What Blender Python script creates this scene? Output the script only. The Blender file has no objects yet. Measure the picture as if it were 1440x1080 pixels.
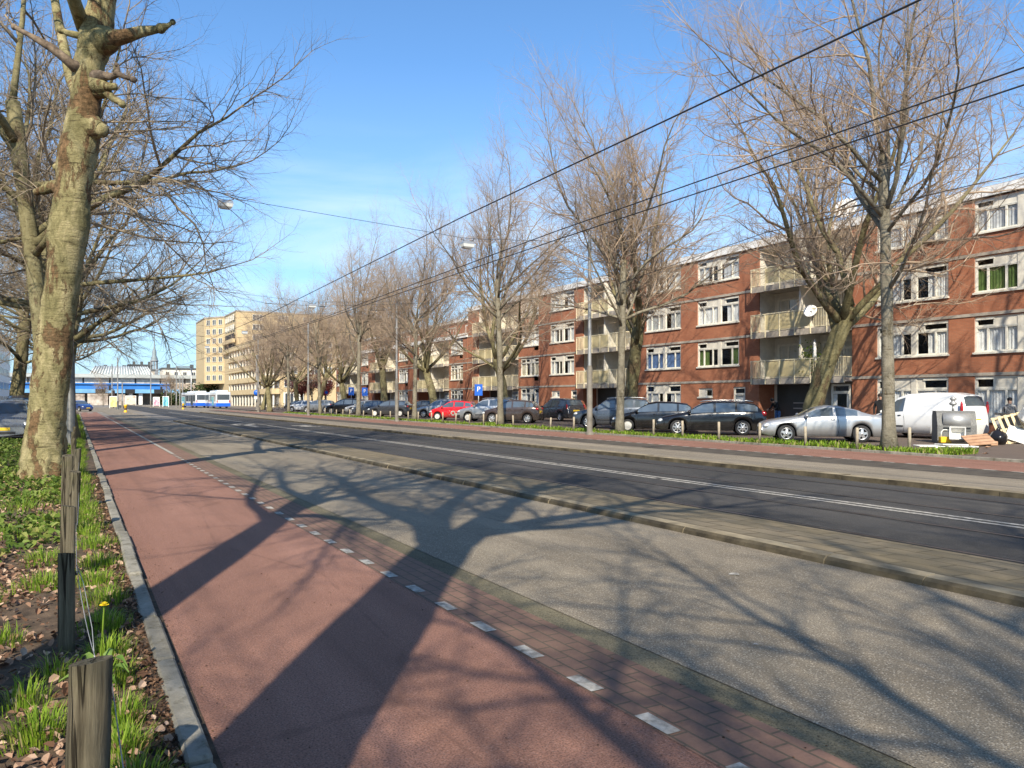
import bpy, bmesh, math, random
from math import sin, cos, pi, radians, sqrt, atan2, hypot
from mathutils import Vector, Matrix, noise as mnoise

SC = bpy.context.scene
COL = SC.collection
YAW = math.atan(615 / 1080)
CA, SA = cos(YAW), sin(YAW)
EYE, HOR = 1.6, 562.0

def px(u, v, d):
    """world point seen at photo pixel (u,v) at camera depth d"""
    xc = d * (u - 720) / 1080
    return Vector((xc * CA + d * SA, d * CA - xc * SA, EYE + d * (HOR - v) / 1080))

def at_x(u, X):
    """ground point on the street-parallel line X=const in photo column u"""
    k = (u - 720) / 1080
    d = X / (k * CA + SA)
    return X, d * (CA - k * SA)

# ------------------------------------------------------------------ tagging
def tag(o, label=None, cat=None, group=None, kind=None):
    if label: o['label'] = label
    if cat: o['category'] = cat
    if group: o['group'] = group
    if kind: o['kind'] = kind
    return o

def empty(name, loc=(0, 0, 0), rz=0.0, label=None, cat=None, group=None, kind=None, scale=1.0):
    o = bpy.data.objects.new(name, None)
    COL.objects.link(o)
    o.empty_display_size = 0.2
    o.location = loc
    o.rotation_euler = (0, 0, rz)
    o.scale = (scale,) * 3
    return tag(o, label, cat, group, kind)

def link(name, me, parent=None):
    o = bpy.data.objects.new(name, me)
    COL.objects.link(o)
    if parent: o.parent = parent
    return o

CHILD = {}
def copy_tree(o, parent=None):
    c = o.copy()
    COL.objects.link(c)
    c.parent = parent
    for ch in list(o.children):
        copy_tree(ch, c)
    return c

# ------------------------------------------------------------------ mesh builder
class MB:
    def __init__(s):
        s.v = []; s.f = []; s.m = []; s.sm = []
    def add(s, vs, fs, m=0, smooth=False):
        b = len(s.v)
        s.v.extend([tuple(p) for p in vs])
        for f in fs:
            s.f.append([b + i for i in f]); s.m.append(m); s.sm.append(smooth)
        return s
    def quad(s, a, b, c, d, m=0):
        return s.add([a, b, c, d], [(0, 1, 2, 3)], m)
    def box(s, x0, x1, y0, y1, z0, z1, m=0):
        v = [(x0, y0, z0), (x1, y0, z0), (x1, y1, z0), (x0, y1, z0), (x0, y0, z1), (x1, y0, z1), (x1, y1, z1), (x0, y1, z1)]
        return s.add(v, [(0, 3, 2, 1), (4, 5, 6, 7), (0, 1, 5, 4), (1, 2, 6, 5), (2, 3, 7, 6), (3, 0, 4, 7)], m)
    def bbox(s, x0, x1, y0, y1, z0, z1, b=0.01, m=0):
        """chamfered box"""
        xs = (x0, x1); ys = (y0, y1); zs = (z0, z1)
        vs = []; idx = {}
        for i in (0, 1):
            for j in (0, 1):
                for k in (0, 1):
                    sx = (1, -1)[i]; sy = (1, -1)[j]; sz = (1, -1)[k]
                    X, Y, Z = xs[i], ys[j], zs[k]
                    idx[i, j, k, 0] = len(vs); vs.append((X, Y + sy * b, Z + sz * b))
                    idx[i, j, k, 1] = len(vs); vs.append((X + sx * b, Y, Z + sz * b))
                    idx[i, j, k, 2] = len(vs); vs.append((X + sx * b, Y + sy * b, Z))
        fs = []
        for i in (0, 1):
            fs.append([idx[i, 0, 0, 0], idx[i, 1, 0, 0], idx[i, 1, 1, 0], idx[i, 0, 1, 0]][::(1 if i else -1)])
            fs.append([idx[0, i, 0, 1], idx[1, i, 0, 1], idx[1, i, 1, 1], idx[0, i, 1, 1]][::(-1 if i else 1)])
            fs.append([idx[0, 0, i, 2], idx[1, 0, i, 2], idx[1, 1, i, 2], idx[0, 1, i, 2]][::(1 if i else -1)])
        for i in (0, 1):
            for j in (0, 1):
                fs.append([idx[i, j, 0, 0], idx[i, j, 1, 0], idx[i, j, 1, 1], idx[i, j, 0, 1]])
                fs.append([idx[i, 0, j, 0], idx[i, 1, j, 0], idx[i, 1, j, 2], idx[i, 0, j, 2]])
                fs.append([idx[0, i, j, 1], idx[1, i, j, 1], idx[1, i, j, 2], idx[0, i, j, 2]])
                for k in (0, 1):
                    fs.append([idx[i, j, k, 0], idx[i, j, k, 1], idx[i, j, k, 2]]) if j == 0 or True else None
        # corners are added once per (i,j,k); drop duplicates
        seen = set(); out = []
        for f in fs:
            key = tuple(sorted(f))
            if key not in seen:
                seen.add(key); out.append(f)
        return s.add(vs, out, m)
    def tube(s, pts, rads, n=8, m=0, cap=True, smooth=True, ref=None):
        pts = [Vector(p) for p in pts]
        k = len(pts)
        if isinstance(rads, (int, float)): rads = [rads] * k
        b = len(s.v)
        side = None
        for i in range(k):
            t = (pts[min(i + 1, k - 1)] - pts[max(i - 1, 0)])
            if t.length < 1e-9: t = Vector((0, 0, 1))
            t.normalize()
            if side is None:
                r = ref or (Vector((1, 0, 0)) if abs(t.x) < 0.8 else Vector((0, 1, 0)))
                side = (r - t * r.dot(t)).normalized()
            else:
                side = side - t * side.dot(t)
                if side.length < 1e-6:
                    side = t.orthogonal()
                side.normalize()
            up = t.cross(side)
            R = rads[i]; P = pts[i]
            for j in range(n):
                a = 2 * pi * j / n
                q = P + (side * cos(a) + up * sin(a)) * R
                s.v.append((q.x, q.y, q.z))
        for i in range(k - 1):
            for j in range(n):
                j2 = (j + 1) % n
                s.f.append([b + i * n + j, b + i * n + j2, b + (i + 1) * n + j2, b + (i + 1) * n + j])
                s.m.append(m); s.sm.append(smooth)
        if cap:
            s.f.append([b + j for j in range(n)][::-1]); s.m.append(m); s.sm.append(False)
            s.f.append([b + (k - 1) * n + j for j in range(n)]); s.m.append(m); s.sm.append(False)
        return s
    def rod(s, a, b, r, n=6, m=0):
        return s.tube([a, b], r, n, m)
    def cyl(s, x, y, z0, z1, r, n=12, m=0, r2=None):
        return s.tube([(x, y, z0), (x, y, z1)], [r, r if r2 is None else r2], n, m)
    def lathe(s, prof, n=20, m=0, axis='z', c=(0, 0, 0), smooth=True, mats=None):
        """prof: list of (r,h)"""
        b = len(s.v)
        for r, h in prof:
            for j in range(n):
                a = 2 * pi * j / n
                x, y = r * cos(a), r * sin(a)
                p = (x, y, h) if axis == 'z' else ((x, h, y) if axis == 'y' else (h, x, y))
                s.v.append((p[0] + c[0], p[1] + c[1], p[2] + c[2]))
        for i in range(len(prof) - 1):
            for j in range(n):
                j2 = (j + 1) % n
                s.f.append([b + i * n + j, b + i * n + j2, b + (i + 1) * n + j2, b + (i + 1) * n + j])
                s.m.append(mats[i] if mats else m); s.sm.append(smooth)
        return s
    def ell(s, c, r, n=12, k=8, m=0, smooth=True):
        b = len(s.v)
        for i in range(k + 1):
            t = pi * i / k
            for j in range(n):
                a = 2 * pi * j / n
                s.v.append((c[0] + r[0] * sin(t) * cos(a), c[1] + r[1] * sin(t) * sin(a), c[2] - r[2] * cos(t)))
        for i in range(k):
            for j in range(n):
                j2 = (j + 1) % n
                s.f.append([b + i * n + j, b + i * n + j2, b + (i + 1) * n + j2, b + (i + 1) * n + j])
                s.m.append(m); s.sm.append(smooth)
        return s
    def xform(s, M, start=0):
        for i in range(start, len(s.v)):
            q = M @ Vector(s.v[i]); s.v[i] = (q.x, q.y, q.z)
        return s
    def mesh(s, name, mats):
        me = bpy.data.meshes.new(name)
        me.from_pydata(s.v, [], s.f)
        for m in (mats if isinstance(mats, (list, tuple)) else [mats]):
            me.materials.append(m)
        me.polygons.foreach_set('material_index', s.m)
        me.polygons.foreach_set('use_smooth', s.sm)
        me.update()
        return me
    def build(s, name, mats, parent=None, fix=False):
        me = s.mesh(name, mats)
        if fix:
            bm = bmesh.new(); bm.from_mesh(me)
            bmesh.ops.remove_doubles(bm, verts=bm.verts, dist=1e-5)
            bmesh.ops.recalc_face_normals(bm, faces=bm.faces)
            bm.to_mesh(me); bm.free()
        return link(name, me, parent)

# ------------------------------------------------------------------ materials
MATS = {}
class NT:
    def __init__(s, name):
        s.mat = bpy.data.materials.new(name); s.mat.use_nodes = True
        s.t = s.mat.node_tree; s.n = s.t.nodes; s.n.clear()
        s.out = s.n.new('ShaderNodeOutputMaterial')
        s.b = s.n.new('ShaderNodeBsdfPrincipled')
        s.l(s.b.outputs[0], s.out.inputs[0])
        s.co = None
    def l(s, a, b): s.t.links.new(a, b)
    def coord(s):
        if not s.co: s.co = s.n.new('ShaderNodeTexCoord')
        return s.co.outputs['Object']
    def map(s, vec, scale=(1, 1, 1)):
        m = s.n.new('ShaderNodeMapping'); m.inputs['Scale'].default_value = scale
        s.l(vec, m.inputs[0]); return m.outputs[0]
    def noise(s, vec, scale, detail=5, rough=.55, dist=0):
        n = s.n.new('ShaderNodeTexNoise'); s.l(vec, n.inputs['Vector'])
        n.inputs['Scale'].default_value = scale; n.inputs['Detail'].default_value = detail
        n.inputs['Roughness'].default_value = rough; n.inputs['Distortion'].default_value = dist
        return n.outputs['Fac']
    def vor(s, vec, scale, feature='F1', out='Distance'):
        n = s.n.new('ShaderNodeTexVoronoi'); n.feature = feature; s.l(vec, n.inputs['Vector'])
        n.inputs['Scale'].default_value = scale; return n.outputs[out]
    def ramp(s, fac, stops):
        r = s.n.new('ShaderNodeValToRGB'); s.l(fac, r.inputs[0])
        e = r.color_ramp.elements
        while len(e) < len(stops): e.new(.5)
        for i, (p, c) in enumerate(stops):
            e[i].position = p
            e[i].color = (c, c, c, 1) if isinstance(c, (int, float)) else (*c, 1)
        return r.outputs[0]
    def mix(s, fac, a, b, mode='MIX'):
        m = s.n.new('ShaderNodeMix'); m.data_type = 'RGBA'; m.blend_type = mode
        for val, i in ((fac, 0), (a, 6), (b, 7)):
            if isinstance(val, (int, float)): m.inputs[i].default_value = val if i == 0 else (val, val, val, 1)
            elif isinstance(val, tuple): m.inputs[i].default_value = (*val, 1)
            else: s.l(val, m.inputs[i])
        return m.outputs[2]
    def math(s, op, a, b=0):
        m = s.n.new('ShaderNodeMath'); m.operation = op
        for i, val in enumerate((a, b)):
            if isinstance(val, (int, float)): m.inputs[i].default_value = val
            else: s.l(val, m.inputs[i])
        return m.outputs[0]
    def sep(s, vec):
        m = s.n.new('ShaderNodeSeparateXYZ'); s.l(vec, m.inputs[0]); return m.outputs
    def comb(s, x, y, z):
        m = s.n.new('ShaderNodeCombineXYZ')
        for i, val in enumerate((x, y, z)):
            if isinstance(val, (int, float)): m.inputs[i].default_value = val
            else: s.l(val, m.inputs[i])
        return m.outputs[0]
    def bump(s, h, strength=.3, dist=.02):
        b = s.n.new('ShaderNodeBump'); b.inputs['Strength'].default_value = strength
        b.inputs['Distance'].default_value = dist
        s.l(h, b.inputs['Height']); s.l(b.outputs[0], s.b.inputs['Normal'])
    def set(s, col=None, rough=None, metal=None, spec=None, coat=None):
        for key, val in (('Base Color', col), ('Roughness', rough), ('Metallic', metal), ('Specular IOR Level', spec), ('Coat Weight', coat)):
            if val is None: continue
            if isinstance(val, tuple): s.b.inputs[key].default_value = (*val, 1)
            elif isinstance(val, (int, float)): s.b.inputs[key].default_value = val
            else: s.l(val, s.b.inputs[key])
        return s.mat

def var(name, c, k=.25, scale=3, rough=.75, metal=0, spec=.4, bump=0, bscale=40, c2=None):
    """surface of colour c, varied by noise toward c2 (or a darker/lighter c)"""
    if name in MATS: return MATS[name]
    t = NT(name); co = t.coord()
    f = t.noise(co, scale, 7, .6)
    lo = tuple(x * (1 - k) for x in c); hi = c2 if c2 else tuple(min(1, x * (1 + k)) for x in c)
    col = t.ramp(f, [(.32, lo), (.68, hi)])
    if bump: t.bump(t.noise(co, bscale, 6, .65), bump, .01)
    MATS[name] = t.set(col, rough, metal, spec)
    return MATS[name]

def plain(name, c, rough=.5, metal=0, spec=.5, coat=None):
    if name in MATS: return MATS[name]
    t = NT(name)
    f = t.noise(t.coord(), 2.3, 4)
    col = t.ramp(f, [(.3, tuple(x * .9 for x in c)), (.7, tuple(min(1, x * 1.06) for x in c))])
    MATS[name] = t.set(col, rough, metal, spec, coat); return MATS[name]

def paint(name, c, rough=.22, metal=.0, dirt=.12):
    if name in MATS: return MATS[name]
    t = NT(name); co = t.coord()
    z = t.sep(co)[2]
    n = t.noise(co, 4, 5)
    low = t.ramp(t.math('ADD', z, t.math('MULTIPLY', n, .3)), [(.35, 1.0), (.75, 0.0)])
    col = t.mix(t.math('MULTIPLY', low, dirt * 3), c, (.17, .155, .13))
    r = t.ramp(n, [(.3, rough), (.75, rough + .12)])
    MATS[name] = t.set(col, r, metal, .5, .6); t.b.inputs['Coat Roughness'].default_value = .06
    return MATS[name]

def asphalt(name, base, warm, stone, speck=.5, dark=.6, wear=.35):
    t = NT(name); co = t.coord()
    big = t.noise(t.map(co, (1, .22, 1)), .9, 6, .6)
    col = t.ramp(big, [(.3, tuple(x * dark for x in base)), (.5, base), (.72, warm)])
    st_ = t.noise(t.map(co, (2.6, .1, 1)), 1.0, 6, .6)
    col = t.mix(1.0, col, t.ramp(st_, [(.3, .78), (.5, 1.0), (.72, 1.12)]), 'MULTIPLY')
    bl = t.noise(co, .5, 7, .7, .6)
    col = t.mix(t.ramp(bl, [(.56, 0), (.72, wear)]), col, tuple(x * .5 for x in base))
    sp_ = t.noise(co, 7, 3, .5)
    col = t.mix(t.ramp(sp_, [(.70, 0), (.735, wear)]), col, tuple(x * .3 for x in base))
    fine = t.noise(co, 95, 3, .7)
    col = t.mix(t.ramp(fine, [(.38, .85), (.53, 0)]), col, tuple(x * .3 for x in base))
    v = t.vor(co, 75, out='Color')
    vs = t.sep(v)[0]
    d = t.vor(co, 75)
    st = t.math('MULTIPLY', t.ramp(vs, [(.5, 0), (.75, 1)]), t.ramp(d, [(.25, 1), (.45, 0)]))
    col = t.mix(t.math('MULTIPLY', st, speck), col, stone)
    # sealed cracks and patches
    cr = t.vor(t.map(co, (1, .35, 1)), .55, 'DISTANCE_TO_EDGE')
    wob = t.noise(co, 3, 4)
    crk = t.ramp(t.math('ADD', cr, t.math('MULTIPLY', wob, .05)), [(.026, 1), (.032, 0)])
    col = t.mix(t.math('MULTIPLY', crk, .35), col, tuple(x * .4 for x in base))
    h = t.math('ADD', t.math('MULTIPLY', d, .8), fine)
    t.bump(h, .5, .008)
    return t.set(col, t.ramp(fine, [(.3, .8), (.7, .95)]), 0, .25)

def bricks(name, c1, c2, mortar, bw, rh, ms, plane='xy', bump=.4, stain=None, rot=False, off=.5, grime=.35, rough=.88):
    t = NT(name); co = t.coord(); s = t.sep(co)
    if plane == 'xy': vec = t.comb(s[1], s[0], 0) if rot else co
    else: vec = t.comb(t.math('ADD', s[0], s[1]), s[2], 0)
    b = t.n.new('ShaderNodeTexBrick'); t.l(vec, b.inputs['Vector'])
    b.offset = off
    b.inputs['Scale'].default_value = 1
    b.inputs['Brick Width'].default_value = bw; b.inputs['Row Height'].default_value = rh
    b.inputs['Mortar Size'].default_value = ms; b.inputs['Mortar Smooth'].default_value = .2
    b.inputs['Bias'].default_value = -.1
    b.inputs['Color1'].default_value = (*c1, 1); b.inputs['Color2'].default_value = (*c2, 1)
    b.inputs['Mortar'].default_value = (*mortar, 1)
    n = t.noise(co, .8, 7, .65)
    col = t.mix(t.math('MULTIPLY', t.ramp(n, [(.38, 1), (.66, 0)]), grime), b.outputs['Color'], stain or tuple(x * .45 for x in c1), 'MIX')
    f = t.noise(co, 60, 3)
    col = t.mix(.25, col, t.ramp(f, [(.3, .45), (.7, .8)]), 'OVERLAY')
    h = t.math('SUBTRACT', t.math('MULTIPLY', f, .3), b.outputs['Fac'])
    t.bump(h, bump, .01)
    return t.set(col, rough, 0, .25)

def bark(name, cols, patch, scale=1.0, dark=(.05, .035, .02), amount=.5):
    """plane-tree bark: pale olive ground, peeling brown flakes and old scars"""
    t = NT(name); co = t.coord()
    m = t.map(co, (1, 1, .5))
    n1 = t.noise(m, 2.6 * scale, 9, .66, .8)
    col = t.ramp(n1, [(.3, cols[0]), (.48, cols[1]), (.66, cols[2])])
    n2 = t.noise(m, 1.5 * scale, 9, .72, .5)
    fl = t.ramp(n2, [(.52 + .1 * (.5 - amount), 0), (.56 + .1 * (.5 - amount), 1)])
    n3 = t.noise(co, 9 * scale, 6, .7)
    pc = t.ramp(n3, [(.35, tuple(x * .35 for x in patch)), (.5, patch), (.68, tuple(min(1, x * 1.9) for x in patch))])
    col = t.mix(t.math('MULTIPLY', fl, .9), col, pc)
    # horizontal wrinkles
    w = t.noise(t.map(co, (1.2, 1.2, 8)), 1.9 * scale, 5, .62, .5)
    col = t.mix(t.ramp(w, [(.31, .8), (.41, 0)]), col, dark)
    f = t.noise(co, 34, 5, .72)
    col = t.mix(.45, col, t.ramp(f, [(.3, .25), (.7, .78)]), 'OVERLAY')
    h = t.math('ADD', t.math('ADD', t.math('MULTIPLY', fl, -.5), t.math('MULTIPLY', f, .5)), t.math('MULTIPLY', w, .8))
    h = t.math('ADD', h, t.math('MULTIPLY', n3, .6))
    t.bump(h, .8, .035)
    return t.set(col, .9, 0, .15)

def glass_mat(name, tint=(.9, .92, .93)):
    if name in MATS: return MATS[name]
    t = NT(name)
    g = t.n.new('ShaderNodeBsdfGlossy'); g.inputs['Roughness'].default_value = .03
    g.inputs['Color'].default_value = (.95, .97, 1, 1)
    tr = t.n.new('ShaderNodeBsdfTransparent'); tr.inputs[0].default_value = (*tint, 1)
    lw = t.n.new('ShaderNodeLayerWeight'); lw.inputs[0].default_value = .5
    fr = t.math('ADD', .06, t.math('MULTIPLY', .8, t.math('POWER', lw.outputs['Facing'], 4)))
    # slightly wavy float glass
    bp = t.n.new('ShaderNodeBump'); bp.inputs['Strength'].default_value = .12; bp.inputs['Distance'].default_value = .05
    t.l(t.noise(t.coord(), 1.4, 2), bp.inputs['Height']); t.l(bp.outputs[0], g.inputs['Normal'])
    mx = t.n.new('ShaderNodeMixShader')
    t.l(fr, mx.inputs[0]); t.l(tr.outputs[0], mx.inputs[1]); t.l(g.outputs[0], mx.inputs[2])
    t.l(mx.outputs[0], t.out.inputs[0])
    MATS[name] = t.mat
    return t.mat

M_asph = asphalt('road_asphalt', (.238, .2, .146), (.315, .268, .194), (.66, .59, .47), .5, .74)
M_asph2 = asphalt('far_lane_asphalt', (.25, .212, .158), (.31, .262, .195), (.5, .46, .4), .4, .8)
M_tram = asphalt('tram_bed_asphalt', (.064, .061, .057), (.1, .092, .082), (.22, .21, .2), .35, .75)
M_red = asphalt('red_asphalt', (.275, .142, .102), (.34, .182, .135), (.5, .36, .3), .2, .82)
M_pav = bricks('brick_strip_pavers', (.215, .125, .09), (.175, .105, .08), (.1, .078, .055), .215, .107, .008, 'xy', .5, (.07, .055, .04), True)
M_slab = bricks('concrete_slab_strip', (.215, .175, .115), (.165, .135, .09), (.05, .04, .025), .6, .3, .012, 'xy', .5, (.13, .105, .06), True, grime=.7)
M_park = bricks('parking_pavers', (.15, .11, .09), (.125, .1, .085), (.07, .06, .05), .215, .107, .009, 'xy', .4, (.08, .065, .05), True)
M_gut = asphalt('mossy_gutter', (.17, .148, .092), (.24, .205, .14), (.4, .37, .28), .25, .55, .8)
M_gutf = var('dark_gutter', (.075, .062, .05), .4, 2.2, .95, c2=(.1, .085, .065), bump=.5, bscale=70)
def kerb_mat():
    t = NT('weathered_kerb_concrete'); co = t.coord(); g = t.n.new('ShaderNodeNewGeometry')
    n = t.noise(co, 3.0, 8, .7); col = t.ramp(n, [(.3, (.15, .14, .11)), (.5, (.24, .225, .185)), (.7, (.33, .31, .26))])
    col = t.mix(.55, col, t.ramp(g.outputs['Random Per Island'], [(0, .34), (1, .62)]), 'OVERLAY')
    m = t.noise(co, 11, 5, .7); col = t.mix(t.ramp(m, [(.52, 0), (.66, .7)]), col, (.085, .078, .05))
    t.bump(t.noise(co, 55, 6, .7), .7, .01); return t.set(col, .92, 0, .2)
M_kerb = kerb_mat()
M_kerb_plain = var('weathered_kerb_concrete', (.24, .225, .185), .4, 2.5, .9, bump=.5, bscale=60, c2=(.33, .31, .25))
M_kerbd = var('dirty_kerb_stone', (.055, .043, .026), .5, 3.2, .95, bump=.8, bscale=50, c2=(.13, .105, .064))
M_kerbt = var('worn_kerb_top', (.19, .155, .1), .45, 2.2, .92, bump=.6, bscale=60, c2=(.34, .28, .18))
M_white = var('worn_white_marking', (.22, .205, .175), .4, 14, .92, c2=(.5, .47, .41), bump=.2, bscale=90)
M_rail = var('tram_rail_steel', (.06, .05, .042), .4, 3, .35, metal=.6, c2=(.13, .11, .095))
M_groove = plain('rail_groove', (.012, .011, .01), .9)
M_soil = var('dark_soil', (.055, .037, .022), .55, 7, 1, c2=(.13, .088, .055), bump=1.0, bscale=45)
M_ground = var('ground_paving', (.19, .17, .145), .25, .4, .95)
M_brick = bricks('red_brick_wall', (.44, .172, .09), (.36, .132, .07), (.31, .19, .125), .22, .066, .009, 'wall', .35, (.24, .085, .047), grime=.6)
M_brickd = bricks('dark_brick_plinth', (.16, .06, .04), (.12, .05, .034), (.12, .08, .06), .22, .066, .009, 'wall', .35)
M_yel2 = var('yellow_brick_band', (.56, .42, .22), .12, .6, .85, c2=(.64, .5, .29))
M_yel = bricks('yellow_brick_wall', (.55, .41, .22), (.5, .37, .195), (.46, .38, .26), .22, .066, .01, 'wall', .2, (.34, .25, .13), grime=.25)
M_conc = var('pale_concrete', (.36, .32, .27), .3, 1.5, .85, bump=.2)
M_wfr = var('white_painted_frame', (.72, .69, .6), .12, 4, .5)
M_wpan = var('cream_panel', (.66, .62, .53), .15, 2, .6)
M_roofw = var('white_fascia', (.8, .79, .76), .1, 1.5, .5)
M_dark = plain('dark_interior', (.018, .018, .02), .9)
M_black = plain('black_plastic', (.018, .018, .019), .55)
M_ypan = var('yellow_balcony_panel', (.52, .44, .25), .2, 1.2, .4)
M_yrail = var('cream_railing', (.74, .66, .45), .12, 3, .5)
M_glass = glass_mat('window_glass')
M_steel = var('galvanised_steel', (.38, .38, .37), .2, 2, .45, metal=.5)
M_poled = var('dark_painted_steel', (.075, .08, .078), .25, 2, .5)
def post_wood():
    t = NT('weathered_post_wood'); co = t.coord()
    g = t.noise(t.map(co, (26, 26, 1.6)), 1.0, 7, .7, .6)
    col = t.ramp(g, [(.3, (.03, .025, .017)), (.42, (.085, .072, .048)), (.6, (.15, .13, .088)), (.75, (.22, .195, .14))])
    c = t.noise(t.map(co, (9, 9, .5)), 1.0, 3, .5, .3)
    crk = t.ramp(c, [(.485, 0), (.497, 1), (.503, 1), (.515, 0)])
    col = t.mix(t.math('MULTIPLY', crk, .9), col, (.012, .009, .006))
    ms = t.noise(co, 3.5, 5); col = t.mix(t.ramp(ms, [(.5, 0), (.7, .55)]), col, (.07, .075, .03))
    t.bump(t.math('SUBTRACT', g, t.math('MULTIPLY', crk, 1.2)), .9, .012)
    return t.set(col, .95, 0, .15)
M_wood = post_wood()
M_woodl = var('pale_wood', (.62, .5, .31), .25, 5, .8)
# ------------------------------------------------------------------ camera, sun, sky
cam = bpy.data.cameras.new('camera'); camo = bpy.data.objects.new('camera', cam); COL.objects.link(camo)
camo.location = (0, 0, EYE); camo.rotation_euler = (pi / 2, 0, -YAW)
cam.lens = 27; cam.sensor_width = 36; cam.shift_y = (HOR - 540) / 1440; cam.clip_start = .05; cam.clip_end = 4000
SC.camera = camo
SUN_AZ, SUN_EL = radians(32), radians(38.5)
sd = Vector((sin(SUN_AZ) * cos(SUN_EL), cos(SUN_AZ) * cos(SUN_EL), -sin(SUN_EL)))
sl = bpy.data.lights.new('sun', 'SUN'); sl.energy = 4.9; sl.angle = radians(.53); sl.color = (1, .9, .74)
so = bpy.data.objects.new('sun', sl); COL.objects.link(so); so.rotation_euler = sd.to_track_quat('-Z', 'Y').to_euler(); so.location = (-30, -50, 60)
w = bpy.data.worlds.new('World'); SC.world = w; w.use_nodes = True
nt = w.node_tree; nt.nodes.clear()
wo = nt.nodes.new('ShaderNodeOutputWorld'); bg = nt.nodes.new('ShaderNodeBackground'); sky = nt.nodes.new('ShaderNodeTexSky')
sky.sky_type = 'NISHITA'; sky.sun_disc = False; sky.sun_elevation = SUN_EL; sky.sun_rotation = SUN_AZ + pi
sky.air_density = 1.0; sky.dust_density = .6; sky.ozone_density = 2.0; sky.altitude = 0
bg.inputs[1].default_value = .11
# thin cirrus low over the far end of the street
tc = nt.nodes.new('ShaderNodeTexCoord'); mp = nt.nodes.new('ShaderNodeMapping'); mp.inputs['Scale'].default_value = (1, 1, 5)
cn = nt.nodes.new('ShaderNodeTexNoise'); cn.inputs['Scale'].default_value = 2.6; cn.inputs['Detail'].default_value = 7; cn.inputs['Roughness'].default_value = .55
cn.inputs['Distortion'].default_value = .4
nt.links.new(tc.outputs['Generated'], mp.inputs[0]); nt.links.new(mp.outputs[0], cn.inputs[0])
cr = nt.nodes.new('ShaderNodeValToRGB'); cr.color_ramp.elements[0].position = .44; cr.color_ramp.elements[1].position = .72
cr.color_ramp.elements[0].color = (0, 0, 0, 1); cr.color_ramp.elements[1].color = (.75, .75, .75, 1)
nt.links.new(cn.outputs[0], cr.inputs[0])
sx = nt.nodes.new('ShaderNodeSeparateXYZ'); nt.links.new(tc.outputs['Generated'], sx.inputs[0])
band = nt.nodes.new('ShaderNodeValToRGB'); e = band.color_ramp.elements
e[0].position = 0; e[0].color = (.5, .5, .5, 1); e[1].position = .34; e[1].color = (0, 0, 0, 1)
e2 = e.new(.2); e2.color = (.75, .75, .75, 1)
nt.links.new(sx.outputs[2], band.inputs[0])
ml = nt.nodes.new('ShaderNodeMath'); ml.operation = 'MULTIPLY'; nt.links.new(cr.outputs[0], ml.inputs[0]); nt.links.new(band.outputs[0], ml.inputs[1])
mxs = nt.nodes.new('ShaderNodeMix'); mxs.data_type = 'RGBA'; nt.links.new(ml.outputs[0], mxs.inputs[0]); tint = nt.nodes.new('ShaderNodeMix'); tint.data_type = 'RGBA'; tint.blend_type = 'MULTIPLY'; tint.inputs[0].default_value = 1; tint.inputs[7].default_value = (.75, 1.06, 1.29, 1)
nt.links.new(sky.outputs[0], tint.inputs[6]); nt.links.new(tint.outputs[2], mxs.inputs[6])
hz = nt.nodes.new('ShaderNodeValToRGB'); e = hz.color_ramp.elements
e[0].position = 0; e[0].color = (.68, .68, .68, 1); e[1].position = .4; e[1].color = (0, 0, 0, 1); e3 = e.new(.15); e3.color = (.33, .33, .33, 1)
nt.links.new(sx.outputs[2], hz.inputs[0])
hm = nt.nodes.new('ShaderNodeMix'); hm.data_type = 'RGBA'; nt.links.new(hz.outputs[0], hm.inputs[0]); hm.inputs[7].default_value = (3.0, 4.15, 5.7, 1)
mxs.inputs[7].default_value = (7.0, 7.6, 8.2, 1)
nt.links.new(mxs.outputs[2], hm.inputs[6]); nt.links.new(hm.outputs[2], bg.inputs[0]); nt.links.new(bg.outputs[0], wo.inputs[0])
vs = SC.view_settings; SC.display_settings.display_device = 'sRGB'
vs.view_transform = 'Standard'; vs.look = 'None'; vs.exposure = .7; vs.gamma = 1; vs.use_curve_mapping = False
SC.cycles.max_bounces = 6; SC.cycles.transparent_max_bounces = 10; SC.cycles.use_denoising = True

# ------------------------------------------------------------------ ground and street
def strip(name, x0, x1, y0, y1, z, mat, label, cat='road', sub=None, z1=None):
    m = MB()
    ys = [y0, y1] if not sub else [y0 + (y1 - y0) * i / sub for i in range(sub + 1)]
    for a, b in zip(ys, ys[1:]):
        m.quad((x0, a, z), (x1, a, z if z1 is None else z1), (x1, b, z if z1 is None else z1), (x0, b, z), 0)
    return tag(m.build(name, mat), label, cat, kind='structure')
YN, YF = -25, 112
strip('ground', -900, 1500, -400, 2200, -.02, M_ground, 'grey paved ground stretching to the horizon', 'ground')
strip('bike_path', .53, 2.44, YN, YF, .0, M_red, 'red asphalt cycle path beside the near kerb', 'bike path')
strip('brick_strip', 2.44, 2.96, YN, YF - 30, .002, M_pav, 'strip of brown pavers between red cycle path and mossy gutter', 'pavement')
strip('gutter', 2.96, 3.18, YN, 75, -.004, M_gut, 'mossy gutter along the near car lane', 'gutter')
strip('road', 3.18, 6.34, YN, YF + 70, .0, M_asph, 'worn grey asphalt car lane nearest the camera', 'road')
strip('tram_lane', 7.95, 13.22, YN, 240, .012, M_tram, 'dark asphalt tram lanes with a white double line', 'road')
strip('far_road', 13.5, 16.5, YN, 240, .0, M_asph2, 'pale asphalt car lane beyond the tram tracks', 'road')
strip('far_gutter', 16.5, 17.25, YN, 118, .003, M_gutf, 'dark gutter along the far car lane', 'gutter')
strip('far_brick_strip', 17.25, 18.05, YN, 118, .005, M_gutf, 'dark paver strip beside the far red cycle path', 'pavement')
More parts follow.
